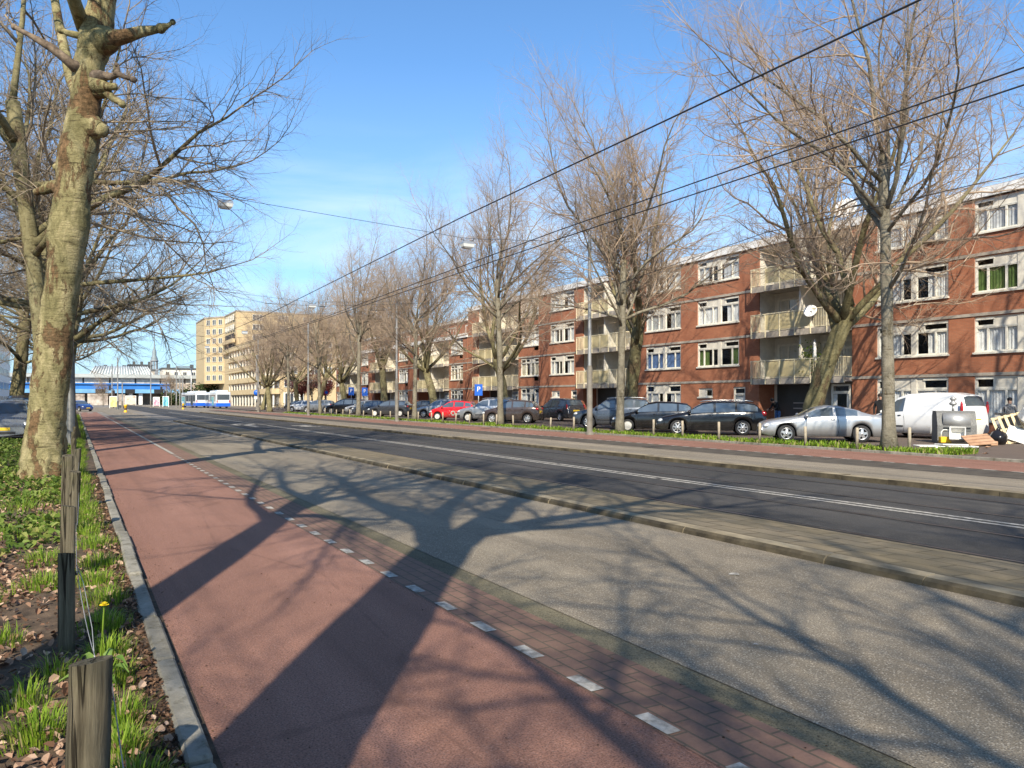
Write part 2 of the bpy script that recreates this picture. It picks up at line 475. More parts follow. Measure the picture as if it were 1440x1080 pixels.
strip('far_bike_path', 18.05, 20.75, YN, 128, .008, M_red, 'red asphalt cycle path on the far side of the street', 'bike path')
strip('pavement', 22.2, 36.3, -20, 155, .075, M_park, 'brick paved parking and pavement before the flats', 'pavement')
strip('pavement', 20.85, 22.2, -20, 12.6, .075, M_park, 'brown brick pavement beside the waste container', 'pavement')
strip('junction', -8, 40, 112, 170, -.012, M_asph2, 'open asphalt junction at the far end of the street', 'road')
# near kerb built of stones, slightly uneven
rnd = random.Random(4)
m = MB(); y = YN
while y < 110:
    L = 1.0 if y > 3.2 else .98
    if rnd.random() < .22: L = .5
    dx = rnd.uniform(-.013, .013); dz = rnd.uniform(-.012, .012)
    m.bbox(.415 + dx, .525 + dx, y + .009, y + L - .009, -.05, .075 + dz, .014)
    y += L
tag(m.build('kerb', M_kerb, fix=True), 'pale concrete kerb between grass verge and red cycle path', 'kerb', kind='structure')
m = MB(); m.box(.527, .56, YN, 110, -.03, .004)
tag(m.build('kerb_gap_shade', M_soil), 'dark strip for the gap and shadow line beside the near kerb', 'gap', kind='structure')  # soil-dark strip: the kerb's shadow line painted together with the gap
# raised divider with kerb stones on the lane side
m = MB(); y = YN
while y < 62:
    dx = rnd.uniform(-.012, .012); dz = rnd.uniform(-.008, .008)
    x0 = 6.33 + dx; h = .082 + dz * .7
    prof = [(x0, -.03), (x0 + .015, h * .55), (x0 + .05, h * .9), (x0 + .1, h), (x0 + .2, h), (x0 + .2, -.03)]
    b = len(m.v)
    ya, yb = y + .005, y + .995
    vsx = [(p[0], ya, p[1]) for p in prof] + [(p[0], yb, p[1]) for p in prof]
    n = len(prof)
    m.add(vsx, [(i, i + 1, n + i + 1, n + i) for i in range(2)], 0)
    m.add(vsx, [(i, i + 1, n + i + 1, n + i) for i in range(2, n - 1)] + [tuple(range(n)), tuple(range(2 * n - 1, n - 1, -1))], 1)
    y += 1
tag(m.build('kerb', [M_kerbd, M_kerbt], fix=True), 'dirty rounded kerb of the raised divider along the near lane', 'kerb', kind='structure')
strip('divider', 6.52, 7.94, YN, 62, .074, M_slab, 'sloping divider of brown concrete slabs beside the tram track', 'divider', z1=.016)
m = MB(); y = YN
while y < 100:
    dx = rnd.uniform(-.015, .015); dz = rnd.uniform(-.012, .012)
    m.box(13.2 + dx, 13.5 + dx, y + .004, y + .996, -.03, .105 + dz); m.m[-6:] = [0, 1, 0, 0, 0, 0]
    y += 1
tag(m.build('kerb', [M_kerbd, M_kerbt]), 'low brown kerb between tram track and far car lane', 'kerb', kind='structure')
m = MB(); y = YN
while y < 128:
    m.bbox(20.75, 20.86, y + .004, y + .996, -.03, .085, .008); y += 1
tag(m.build('kerb', M_kerb, fix=True), 'pale kerb edging the far cycle path', 'kerb', kind='structure')
# rails
for cx in (8.03, 9.47, 11.03, 12.47):
    m = MB(); m.box(cx - .03, cx + .03, YN, 240, .0, .0165, 0); m.box(cx + .03, cx + .065, YN, 240, .0, .0145, 1)
    m.box(cx - .075, cx - .03, YN, 240, .0, .0145, 1)
    side = 'near' if cx < 10 else 'far'
    tag(m.build('tram_rail', [M_rail, M_groove]), 'grooved steel tram rail of the %s track, %s rail' % (side, 'outer' if cx in (8.03, 12.47) else 'inner'), 'rail', kind='structure')
# markings
def marks(name, rects, z, label, mat=M_white):
    m = MB()
    for (x0, x1, y0, y1) in rects: m.quad((x0, y0, z), (x1, y0, z), (x1, y1, z), (x0, y1, z))
    tag(m.build(name, mat), label, 'road marking', kind='structure')
marks('road_marking', [(2.452, 2.54, y, y + .25) for y in [-8.97 + .62 * i for i in range(54)]], .0065, 'white dashes between red cycle path and brown pavers')
marks('road_marking', [(2.46, 2.56, 24.6, 84)], .0065, 'thin white line along the far part of the near cycle path')
marks('road_marking', [(10.13, 10.23, y, y + 11.85) for y in range(-24, 40, 12)] + [(10.34, 10.44, y + 4, y + 15.9) for y in range(-24, 40, 12)], .0165, 'white double line between the two tram tracks')
marks('road_marking', [(10.2, 10.36, 52, 105)], .0165, 'single white line continuing the double line')
marks('road_marking', [(5.95, 6.08, 34, 84)], .0045, 'white edge line on the near lane')
marks('road_marking', [(17.92, 18.05, y, y + .3) for y in [-9 + .62 * i for i in range(160)]], .0125, 'white dashes along the far red cycle path')
marks('road_marking', [(9.1, 9.35, 46, 50), (8.6, 8.95, 49.5, 51.5), (9.5, 9.85, 49.5, 51.5), (8.9, 9.55, 51.5, 52.5), (11.5, 12.7, 45, 45.6), (11.5, 12.7, 47, 47.6), (11.9, 12.3, 45.6, 47)], .0165, 'worn white tram lane symbols on the dark asphalt')
marks('road_marking', [(-2 + 1.1 * i, -1.4 + 1.1 * i, 104, 107.5) for i in range(5)], .0035, 'white zebra bars at the far junction')
marks('road_marking', [(3.3, 6.3, 86, 86.4), (13.6, 24, 119, 119.6), (19.2, 19.5, 103, 112)], .0135, 'white stop lines at the far junction')
# storm drains in the far gutter
for y in (19.9, 44.0):
    m = MB(); m.box(16.62, 17.1, y, y + .42, .0, .012, 0)
    for i in range(4): m.box(16.66, 17.06, y + .05 + i * .09, y + .09 + i * .09, .012, .0145, 1)
    tag(m.build('storm_drain', [M_rail, M_black]), 'dark iron storm drain in the far gutter%s' % (' nearer the silver coupe' if y < 30 else ' nearer the brown hatchback'), 'drain')
# bits of litter on the asphalt
for (u, v, s_, lab) in ((1033, 808, .05, 'flattened white litter scrap on the near lane below the tram tracks'), (1063, 907, .018, 'tiny white litter scrap on the near asphalt lane')):
    d = 1.6 * 1080 / (v - HOR); p = px(u, v, d)
    m = MB(); pts = [(p.x + s_ * cos(a) * (1 + .3 * sin(3 * a)), p.y + s_ * sin(a), .006 + .003 * sin(2 * a)) for a in [2 * pi * i / 9 for i in range(9)]]
    m.add(pts, [tuple(range(9))]); tag(m.build('litter_scrap', M_white), lab, 'litter')

# ------------------------------------------------------------------ verge: soil, leaf litter, grass
def gz(x, y):
    return .05 + .035 * mnoise.noise(Vector((x * .8, y * .8, 0))) + .012 * mnoise.noise(Vector((x * 4, y * 4, 3)))
m = MB()
xs = [.415 - .115 * i for i in range(30)] + [-4, -6, -9]; ys = [-6 + .3 * i for i in range(120)] + [31 + 2 * i for i in range(40)]
for yv in ys:
    for xv in xs:
        e = .0 if xv > .4 else gz(xv, yv)
        m.v.append((xv, yv, e if xv < .4 else .045))
nx = len(xs)
for j in range(len(ys) - 1):
    for i in range(nx - 1):
        m.f.append([j * nx + i, (j + 1) * nx + i, (j + 1) * nx + i + 1, j * nx + i + 1]); m.m.append(0); m.sm.append(True)
tag(m.build('verge_ground', M_soil), 'dark soil of the tree verge beside the kerb', 'ground', kind='structure')
strip('parking_lane', -5.6, -1.75, 18, 150, .1, M_park, 'parking lane left of the tree verge', 'road')

def leafmat(name, stops, trans=.25, rough=.6):
    t = NT(name); co = t.coord()
    g = t.n.new('ShaderNodeNewGeometry')
    col = t.ramp(g.outputs['Random Per Island'], stops)
    t.set(col, rough, 0, .25)
    tl = t.n.new('ShaderNodeBsdfTranslucent'); t.l(col, tl.inputs[0])
    mx = t.n.new('ShaderNodeMixShader'); mx.inputs[0].default_value = trans
    t.l(t.b.outputs[0], mx.inputs[1]); t.l(tl.outputs[0], mx.inputs[2]); t.l(mx.outputs[0], t.out.inputs[0])
    return t.mat
M_grass = leafmat('grass_blade', [(0, (.09, .165, .012)), (.45, (.17, .28, .022)), (.85, (.27, .37, .04)), (.93, (.3, .3, .08)), (1, (.42, .36, .18))], .35)
M_ivy = leafmat('ivy_leaf', [(0, (.05, .09, .015)), (.5, (.11, .17, .025)), (.85, (.19, .24, .05)), (1, (.28, .25, .09))], .25)
M_litter = leafmat('fallen_leaf', [(0, (.08, .042, .025)), (.35, (.19, .105, .065)), (.7, (.34, .215, .145)), (1, (.5, .36, .26))], .1, .8)
M_mulch = leafmat('mulch_bit', [(0, (.04, .024, .014)), (.6, (.12, .065, .038)), (1, (.26, .16, .1))], .05, .9)

def blade(m, x, y, z, h, wd, ang, lean):
    dx, dy = cos(ang), sin(ang); px_, py_ = -dy * wd, dx * wd
    p1 = (x + dx * lean * .3, y + dy * lean * .3, z + h * .55); p2 = (x + dx * lean, y + dy * lean, z + h * (.98 - .25 * min(1, lean / h)))
    m.add([(x - px_, y - py_, z), (x + px_, y + py_, z), (p1[0] + px_ * .8, p1[1] + py_ * .8, p1[2]), (p1[0] - px_ * .8, p1[1] - py_ * .8, p1[2]), p2], [(0, 1, 2, 3), (3, 2, 4)], 0)
def leaf(m, x, y, z, s_, rnd, flat=.35):
    a = rnd.uniform(0, 6.28); t1 = rnd.uniform(-flat, flat); t2 = rnd.uniform(-flat, flat)
    M = Matrix.Translation((x, y, z)) @ Matrix.Rotation(a, 4, 'Z') @ Matrix.Rotation(t1, 4, 'X') @ Matrix.Rotation(t2, 4, 'Y')
    cu = rnd.uniform(.1, .45) * s_
    vsx = [(-.5 * s_, 0, 0), (-.15 * s_, .38 * s_, cu), (.3 * s_, .3 * s_, cu * .8), (.6 * s_, 0, .1 * s_), (.3 * s_, -.3 * s_, cu * .8), (-.15 * s_, -.38 * s_, cu), (.05 * s_, 0, 0)]
    m.add([tuple(M @ Vector(p)) for p in vsx], [(0, 6, 1), (1, 6, 2), (2, 6, 3), (3, 6, 4), (4, 6, 5), (5, 6, 0)], 0)

rnd = random.Random(11)
m = MB()
clumps = []
# tufts close to the fence posts (by eye from the photo) and spread along the verge
for (x, y, r, n) in ((.13, 2.6, .10, 150), (.17, 3.0, .12, 220), (.2, 3.35, .14, 330), (.17, 3.75, .14, 330), (.2, 4.15, .12, 260), (.2, 2.2, .1, 120),
                     (-.12, 2.45, .07, 60), (-.15, 3.15, .08, 110), (-.15, 4.15, .15, 330), (-.22, 4.6, .12, 160), (-.3, 3.3, .05, 40), (-.33, 2.3, .06, 50), (-.1, 5.0, .1, 110),
                     (.16, 4.75, .15, 300), (.18, 5.3, .15, 260), (.17, 5.9, .16, 280), (.2, 6.6, .17, 300), (.15, 7.3, .2, 330), (-.42, 5.9, .16, 150), (-.6, 6.9, .16, 140),
                     (-.2, 7.4, .22, 330), (.2, 8.2, .2, 330), (.18, 9.2, .22, 330), (-.25, 8.6, .22, 280)):
    clumps.append((x, y, r, n, 1.0))
yy = 10
while yy < 34:
    clumps.append((rnd.uniform(.06, .18), yy, .16, 150, 1.1))
    if rnd.random() < .7: clumps.append((rnd.uniform(-.15, .15), yy + .4, .2, 130, 1.15))
    if rnd.random() < .6: clumps.append((rnd.uniform(-1.2, -.1), yy + .2, .3, 150, 1.2))
    yy += .62
for k in range(60): clumps.append((rnd.uniform(-.2, .33), rnd.uniform(34, 85), .35, 90, 1.8))
for k in range(22): clumps.append((rnd.uniform(-1.9, -.3), rnd.uniform(5, 16), rnd.uniform(.08, .16), 60, .8))
for (cx, cy, r, n, k) in clumps:
    for i in range(n):
        a = rnd.uniform(0, 6.28); q = r * sqrt(rnd.random()) * rnd.uniform(.6, 1.25)
        x, y = cx + q * cos(a), cy + q * sin(a) * 1.3
        if x > .4: continue
        h = rnd.uniform(.06, .17) * (1.15 - .4 * q / r) * k
        blade(m, x, y, gz(x, y) - .005, h, rnd.uniform(.002, .0042) * k, a + rnd.uniform(-.9, .9), h * rnd.uniform(.1, .8))
tag(m.build('grass', M_grass), 'bright green grass tufts along the wooden posts by the kerb', 'grass', kind='stuff')
m = MB()
for i in range(21000):
    y = 1.6 + 17 * rnd.random() ** 1.6; x = rnd.uniform(-2.6, -.06) if rnd.random() < .88 else rnd.uniform(-.1, .38)
    if rnd.random() > .62 + .9 * mnoise.noise(Vector((x * 1.1, y * .7, 5))): continue
    leaf(m, x, y, gz(x, y) + rnd.uniform(.004, .035), rnd.uniform(.02, .058), rnd, .9)
tag(m.build('fallen_leaves', M_litter), 'dry brown leaves lying under the big plane tree', 'leaves', kind='stuff')
m = MB()
for i in range(7000):
    y = 1.8 + 16 * rnd.random() ** 1.7; x = .41 - abs(rnd.gauss(0, .11)) if rnd.random() < .8 else rnd.uniform(-1.5, .4)
    leaf(m, x, y, gz(x, y) + rnd.uniform(.0, .012), rnd.uniform(.008, .03), rnd, .7)
for i in range(520):   # crumbs blown onto the cycle path and lane edge
    y = 2.3 + 14 * rnd.random() ** 1.5; x = .54 + abs(rnd.gauss(0, .12)) if rnd.random() < .45 else rnd.uniform(.55, 3.3)
    leaf(m, x, y, .004, rnd.uniform(.006, .016), rnd, .2)
tag(m.build('mulch', M_mulch), 'crumbled leaf mulch between grass and kerb', 'leaves', kind='stuff')
m = MB()
for i in range(9500):
    y = rnd.uniform(7, 30); x = rnd.uniform(-2.6, -.12)
    n_ = mnoise.noise(Vector((x * .9, y * .45, 9)))
    if n_ < (.12 if y < 13 else -.25): continue
    z = gz(x, y) + rnd.uniform(.01, .09 + (.22 if x < -1.3 and y > 15 else .06 if y > 15 else 0))
    leaf(m, x, y, z, rnd.uniform(.04, .1), rnd, .9)
tag(m.build('ground_cover', M_ivy), 'low leafy ground cover between tree trunks and parked cars', 'ground cover', kind='stuff')
# far grass strip in front of the parked cars
m = MB()
for i in range(15000):
    y = 12.3 + 78 * rnd.random() ** 1.35; x = rnd.gauss(21.5, .36)
    if not 20.92 < x < 22.25: continue
    if rnd.random() > .75 + .7 * mnoise.noise(Vector((x * 1.6, y * .7, 2))): continue
    k = 1 + y / 60
    h = rnd.uniform(.1, .3) * (.75 + .5 * mnoise.noise(Vector((x, y * .6, 8))))
    blade(m, x, y, .05, h, rnd.uniform(.012, .022) * k, rnd.uniform(0, 6.28), h * rnd.uniform(.2, .9))
tag(m.build('grass_strip', M_grass), 'leafy green grass strip before the parked cars', 'grass', kind='stuff')
strip('strip_soil', 20.86, 22.2, 12.6, 105, .06, M_soil, 'soil under the far grass strip', 'ground')
m = MB()
for i in range(900):
    y = 12 + 60 * rnd.random() ** 1.3; x = rnd.uniform(20.9, 22.3)
    leaf(m, x, y, .075 + rnd.uniform(0, .02), rnd.uniform(.04, .1), rnd, .4)
tag(m.build('strip_leaves', M_litter), 'dry leaves scattered in the far grass strip', 'leaves', kind='stuff')

# dandelion
d0 = px(140, 925, 4.2); bx, by = d0.x, d0.y
root = empty('dandelion', (bx, by, .05), 0, 'flowering yellow dandelion with broad leaves beside the second near post', 'flower')
m = MB(); m.tube([(0, 0, 0), (.004, .01, .12), (.014, .0, .27), (.022, 0, .42)], [.006, .005, .0045, .004], 6); m.build('stem', M_grass, root)
m = MB()
for ring, (n_, r, z) in enumerate(((24, .023, .0), (18, .017, .009), (10, .009, .015))):
    for i in range(n_):
        a = 2 * pi * i / n_ + ring
        m.add([(.022, 0, .42 + z * .3), (.022 + r * cos(a - .12), r * sin(a - .12), .427 + z), (.022 + r * 1.05 * cos(a), r * 1.05 * sin(a), .425 + z), (.022 + r * cos(a + .12), r * sin(a + .12), .427 + z)], [(0, 1, 2, 3)])
m.build('flower_head', plain('dandelion_yellow', (.85, .62, .01), .7), root)
m = MB()
for i in range(11):
    a = rnd.uniform(0, 6.28); L = rnd.uniform(.12, .22); h = rnd.uniform(.04, .16)
    pr = []; 
    for k in range(8):
        t = k / 7; wv = .028 * sin(pi * min(1, t * .9 + .05)) * (1 if k % 2 else .62)
        c = (L * t * cos(a), L * t * sin(a), h * sin(pi * t * .75)); pr.append((c, wv))
    vsx = []; 
    for c, wv in pr: vsx += [(c[0] - sin(a) * wv, c[1] + cos(a) * wv, c[2] + .01), c, (c[0] + sin(a) * wv, c[1] - cos(a) * wv, c[2] + .01)]
    fs = []
    for k in range(7):
        q = 3 * k; fs += [(q, q + 1, q + 4, q + 3), (q + 1, q + 2, q + 5, q + 4)]
    m.add(vsx, fs, 0, True)
m.build('leaf_rosette', leafmat('dandelion_leaf', [(0, (.1, .2, .03)), (1, (.2, .3, .07))], .3), root)

# wooden posts along the verge
def wood_post(x, y, h, r, lean, square, label, group, seed, far=False):
    rr = random.Random(seed); m = MB(); n = 8 if far else 18
    rows = 2 if far else 7
    prof = []
    for i in range(rows + 1):
        t = i / rows; ring = []
        for j in range(n):
            a = 2 * pi * j / n
            if square:
                c_, s_ = cos(a), sin(a); q = r / max(abs(c_), abs(s_)) if not far else r; q = min(q, r * 1.25)
            else: q = r
            q *= 1 + .045 * mnoise.noise(Vector((cos(a) * 2, sin(a) * 2, t * 3 + seed))) + (.03 * mnoise.noise(Vector((cos(a) * 7, sin(a) * 7, seed))))
            ring.append((q * cos(a) + lean[0] * t * h, q * sin(a) + lean[1] * t * h, -.05 + (h + .05) * t + (.012 * cos(a + seed) if i == rows else 0)))
        prof.append(ring)
    vsx = [p for ring in prof for p in ring]; fs = []
    for i in range(rows):
        for j in range(n): fs.append((i * n + j, i * n + (j + 1) % n, (i + 1) * n + (j + 1) % n, (i + 1) * n + j))
    m.add(vsx, fs, 0, True)
    m.add(prof[-1], [tuple(range(n))], 0)
    o = m.build('wooden_post', M_wood); o.location = (x, y, .04)
    return tag(o, label, 'post', group)
G_NP = 'wooden posts along the near verge'
near_posts = [(.035, 3.22, .6, .072, (.03, 0), 0, 'thick round weathered post nearest the camera, cracked at its side'), (-.045, 5.55, .6, .047, (0, 0), 1, 'flat sided dark post just behind the dandelion'),
              (-.06, 7.75, .63, .058, (.02, 0), 1, 'broad squared post third from the camera along the kerb'), (-.03, 10.3, .72, .06, (.05, .02), 0, 'knotty grey post leaning toward the kerb, fourth along the verge'),
              (-.1, 12.4, .78, .07, (.02, 0), 1, 'pale tan post level with the big trunk base'), (.0, 15.4, .7, .055, (.07, 0), 0, 'slanting grey post just past the big plane trunk'),
              (-.02, 19.0, .72, .05, (0, 0), 0, 'grey post in grass two posts past the big plane trunk'), (-.03, 23, .72, .05, (0, 0), 0, 'thin post in the long grass before the lamp post'),
              (0, 27.3, .72, .05, (0, 0), 0, 'small post at the foot of the left lamp post'), (0, 32, .75, .05, (0, 0), 0, 'farthest distinct wooden post beside the red cycle path')]
for i, (x, y, h, r, ln, sq, lab) in enumerate(near_posts): wood_post(x, y, h, r, ln, sq, lab, G_NP, i + 1)
# slack wire strung past the posts
m = MB()
def sag(a, b, s_, n=9): return [Vector(a).lerp(Vector(b), t / n) - Vector((0, 0, s_ * 4 * (t / n) * (1 - t / n))) for t in range(n + 1)]
P = [(p[0] + p[3] + .012, p[1], .52) for p in near_posts[:6]]
pts = [(.16, 1.6, .1), (.15, 2.6, .3), (P[0][0], 3.22, .55)]
m.tube(pts, .0022, 5)
m.tube(sag(P[0], P[1], .12), .0022, 5)
m.tube([(.1, 4.6, .1), (.085, 4.9, .32), (.045, 5.3, .5), (.01, 5.55, .56)], .0022, 5)
for a, b in zip(P[1:], P[2:]): m.tube(sag(a, b, .15), .0022, 5)
tag(m.build('fence_wire', M_steel), 'slack thin wire strung between the near wooden posts', 'wire')
# ------------------------------------------------------------------ trees
def rotd(d, ang, rnd):
    """direction at angle ang from d, random azimuth"""
    o = d.orthogonal().normalized(); q = d.cross(o)
    a = rnd.uniform(0, 2 * pi)
    return (d * cos(ang) + (o * cos(a) + q * sin(a)) * sin(ang)).normalized()
SIDES = [12, 8, 5, 4, 3]
SEGS = [9, 8, 6, 4, 3]
def branch(T, C, lv, p, d, L, r, P, rnd, rend=.35):
    n = SEGS[lv]; pts = [p.copy()]; rad = [r]
    trop, wig = P['trop'][lv], P['wig'][lv]
    dirs = []
    for i in range(n):
        d = (d + Vector((rnd.gauss(0, wig), rnd.gauss(0, wig), rnd.gauss(0, wig))) + Vector((0, 0, trop))).normalized()
        p = p + d * (L / n); pts.append(p.copy()); dirs.append(d.copy())
        t = (i + 1) / n
        rad.append(r * (1 - (1 - rend) * t))
    (T if lv <= 1 else C).tube(pts, rad, SIDES[lv], 0, cap=lv < 3, ref=Vector((.3, .9, .1)))
    if lv >= P['max']: return
    k = P['kids'][lv]; k = max(1, int(round(k * rnd.uniform(.8, 1.2) * (L / P['len'][lv]) ** .8)))
    for j in range(k):
        t = P['t0'][lv] + (1 - P['t0'][lv]) * (j + rnd.random()) / k
        f = t * n; i = min(n - 1, int(f)); q = pts[i].lerp(pts[i + 1], f - i)
        ra = rad[i] + (rad[i + 1] - rad[i]) * (f - i)
        cd = rotd(dirs[i], rnd.uniform(*P['ang'][lv]), rnd)
        if P.get('flat') and lv >= 1: cd.z *= P['flat']; cd.normalize()
        cl = P['len'][lv + 1] * rnd.uniform(.6, 1.25) * (1.15 - .55 * t)
        branch(T, C, lv + 1, q, cd, cl, min(ra * .62, P['rad'][lv + 1] * rnd.uniform(.8, 1.2)), P, rnd, .3)
    # leader goes on
    branch(T, C, min(lv + 1, P['max']), pts[-1], dirs[-1], P['len'][min(lv + 1, P['max'])] * .9, rad[-1] * .95, P, rnd, .25)

def make_tree(seed, H, r, lean, nl, P, flare=1.35, elev=(50, 75), limb_z=(.7, 1.0), bend=None):
    """trunk to height H with lean (dx,dy) over H; nl limbs; returns (trunk MB, crown MB)"""
    rnd = random.Random(seed); T = MB(); C = MB()
    n = 14; pts = []; rad = []
    for i in range(n + 1):
        t = i / n
        cur = (t ** 1.4) if bend is None else t + bend * sin(pi * t)
        w1 = .06 * sin(5 * t + seed) * r * 2
        pts.append(Vector((lean[0] * cur + w1, lean[1] * cur + .5 * w1, H * t - .1 * (i == 0))))
        f = 1 + (flare - 1) * math.exp(-t * H / .45)
        bul = 1 + .05 * sin(7.3 * t * 3 + seed)
        rad.append(r * f * bul * (1 - .22 * t))
    # bumpy trunk
    b0 = len(T.v); T.tube(pts, rad, 16, 0)
    for i in range(b0, len(T.v)):
        q = Vector(T.v[i]); k = mnoise.noise(q * 2.1 + Vector((seed, 0, 0))) * .09 + mnoise.noise(q * 5.5) * .05
        c = pts[min(n, max(0, int(round((q.z / H) * n))))]
        o = Vector((q.x - c.x, q.y - c.y, 0)); T.v[i] = tuple(q + o * k)
    for j in range(nl):
        t = 1.0 if j == 0 else rnd.uniform(*limb_z)
        i = min(n - 1, int(t * n)); q = pts[i].lerp(pts[i + 1], t * n - i)
        az = 2 * pi * j / nl + rnd.uniform(-.5, .5) + seed
        el = radians(rnd.uniform(*elev)) if j else radians(80)
        d = Vector((cos(az) * cos(el), sin(az) * cos(el), sin(el)))
        branch(T, C, 1, q, d, P['len'][1] * rnd.uniform(.8, 1.15), P['rad'][1] * rnd.uniform(.75, 1.1), P, rnd, .22)
    return T, C
P_UP = dict(max=4, trop=[0, .055, .075, .06, .04], wig=[.05, .13, .19, .23, .26], len=[1, 7.9, 3.5, 1.45, .62], rad=[.3, .15, .044, .0125, .0058],
            kids=[0, 13, 12, 11], t0=[0, .14, .08, .06], ang=[(.6, .9), (.5, 1.0), (.45, 1.0), (.4, .95)])
P_SL = dict(P_UP, len=[1, 6.5, 3.1, 1.4, .6], rad=[.2, .068, .029, .0125, .0058], kids=[0, 13, 12, 10])
P_SP = dict(max=4, trop=[0, .045, .02, .0, -.01], wig=[.05, .13, .17, .2, .24], len=[1, 6.4, 3.2, 1.4, .6], rad=[.3, .12, .042, .014, .0062],
            kids=[0, 12, 11, 9], t0=[0, .2, .1, .08], ang=[(.6, .9), (.55, 1.0), (.5, 1.0), (.4, .95)])
M_bark = bark('plane_bark', ((.1, .088, .045), (.17, .15, .078), (.24, .215, .12)), (.105, .075, .045), 1.2, amount=.35)
M_barkg = bark('grey_bark', ((.12, .11, .085), (.19, .17, .125), (.26, .235, .18)), (.15, .125, .08), 1.4, amount=.3)
M_barkn = bark('near_plane_bark', ((.1, .09, .04), (.215, .188, .09), (.36, .305, .165)), (.12, .07, .036), 1.3, dark=(.03, .02, .012), amount=.55)
M_twig = var('twig_bark', (.3, .215, .145), .25, 1.2, .9, c2=(.44, .34, .245))
M_twig2 = var('twig_bark_olive', (.23, .185, .12), .3, 1.2, .9, c2=(.36, .29, .21))

TEMPL = {}
def tree_template(key, seed, H, r, lean, nl, P, bk, tw, **kw):
    T, C = make_tree(seed, H, r, lean, nl, P, **kw)
    TEMPL[key] = (T.mesh('trunk', bk), C.mesh('crown', tw))
tree_template('v1', 3, 4.6, .36, (.7, -1.5), 8, P_UP, M_bark, M_twig, elev=(32, 72))
tree_template('v2', 8, 5.2, .37, (-.9, -.9), 8, P_UP, M_bark, M_twig, elev=(35, 75))
tree_template('v3', 14, 4.2, .34, (.3, .8), 8, P_UP, M_bark, M_twig, elev=(35, 75))
tree_template('s1', 21, 8.2, .17, (.15, .2), 12, P_SL, M_barkg, M_twig, elev=(20, 62), limb_z=(.5, 1.0), flare=1.5)
tree_template('s2', 27, 7.4, .165, (-.2, -.1), 13, P_SL, M_barkg, M_twig, elev=(22, 64), limb_z=(.55, 1.0), flare=1.5)
tree_template('l1', 33, 7.2, .42, (.7, .3), 11, P_SP, M_bark, M_twig2, elev=(12, 70), limb_z=(.48, 1.0))
tree_template('l2', 39, 6.6, .4, (-.5, .2), 11, P_SP, M_bark, M_twig2, elev=(10, 68), limb_z=(.5, 1.0))

tree_template('l3', 45, 9.0, .22, (-.8, .2), 10, P_SP, M_bark, M_twig2, elev=(10, 65), limb_z=(.45, 1.0))
def plant(key, x, y, rz, sc, label, group, z=.05):
    r = empty('plane_tree', (x, y, z), rz, label, 'tree', group, scale=sc)
    t, c = TEMPL[key]
    link('trunk', t, r); link('crown', c, r)
    return r
G_R1 = 'slender trees in the far grass strip'; G_R2 = 'thick plane trees before the flats'; G_L = 'plane trees along the near verge'
front = [(1250, 's1', .3, 1.12, 'slender straight grey tree before the white van'), (872, 's2', 1.2, 1.1, 'slender pale tree before the black hatchback with white hubcaps'), (704, 's1', 2.4, 1.05, 'slender tree hiding part of the brown hatchback'),
         (583, 's2', 3.3, 1.0, 'slender tree just left of the silver estate behind the red car'), (504, 's1', 4.0, 1.1, 'slender tree before the dark and silver cars left of the dark grey hatchback'), (450, 's2', 5.2, 1.0, 'slender tree before the silver grey hatchback near the yellow building'),
         (406, 's1', 1.0, 1.0, 'slender tree beside the parked bicycles before the yellow flats'), (379, 'v3', .5, .95, 'forked tree nearest the parked bicycles and the round blue sign')]
for u, k, rz, sc, lab in front:
    x, y = at_x(u, 21.8); plant(k, x, y, rz, sc, lab, G_R1)
back = [(1138, 'v1', -.35, 1.2, 'thick leaning plane tree behind the silver coupe'), (885, 'v2', .5, 1.12, 'thick plane tree behind the blue grey off-roader'), (712, 'v3', 2.0, 1.1, 'thick plane tree behind the silver high roof car'),
        (612, 'v1', 2.9, 1.08, 'thick plane tree behind the silver estate and the red car'), (541, 'v2', 3.8, 1.08, 'thick plane tree behind the dark grey hatchback'), (486, 'v3', .9, 1.08, 'thick plane tree behind the black people carrier'),
        (447, 'v2', 1.9, 1.0, 'plane tree behind the silver grey hatchback, before yellow flats'), (419, 'v1', 5.3, 1.0, 'plane tree between the red leaved shrubs before the yellow flats')]
for u, k, rz, sc, lab in back:
    x, y = at_x(u, 28.6); plant(k, x, y, rz, sc, lab, G_R2, .07)
plant('v2', 27.5, 9.2, 2.6, 1.12, 'plane tree at the right picture edge behind the pallet', G_R2, .07)
plant('v1', 24.6, 119, 1.6, .95, 'forked plane tree before the balconies of the yellow flats', G_R2, .02)
for i, (x, y, k, rz, sc, lab) in enumerate([(-.62, 25.4, 'l3', 0, 1.1, 'plane tree right behind the big near trunk'), (-.3, 33.6, 'l1', 2.2, 1.05, 'third plane tree of the near verge, beside the left lamp post'), (-.6, 42, 'l2', 4.4, 1.1, 'fourth plane tree of the near verge'),
        (-.6, 51, 'l1', 5.5, 1.05, 'fifth plane tree of the near verge'), (-.6, 62, 'l2', 1.2, 1.0, 'sixth plane tree of the near verge, far along'), (-.7, 75, 'l1', .3, 1.0, 'farthest plane tree of the near verge'),
        (-3.25, 58, 'l2', 3.1, 1.05, 'plane tree behind the cars parked on the left'), (-5.4, 40, 'l1', 3.9, 1.1, 'tall plane tree at the left picture edge above the cars'),
        (-6.0, 27, 'l2', 5.0, 1.1, 'spreading plane tree beyond the left picture edge')]):
    plant(k, x, y, rz, sc, lab, G_L)
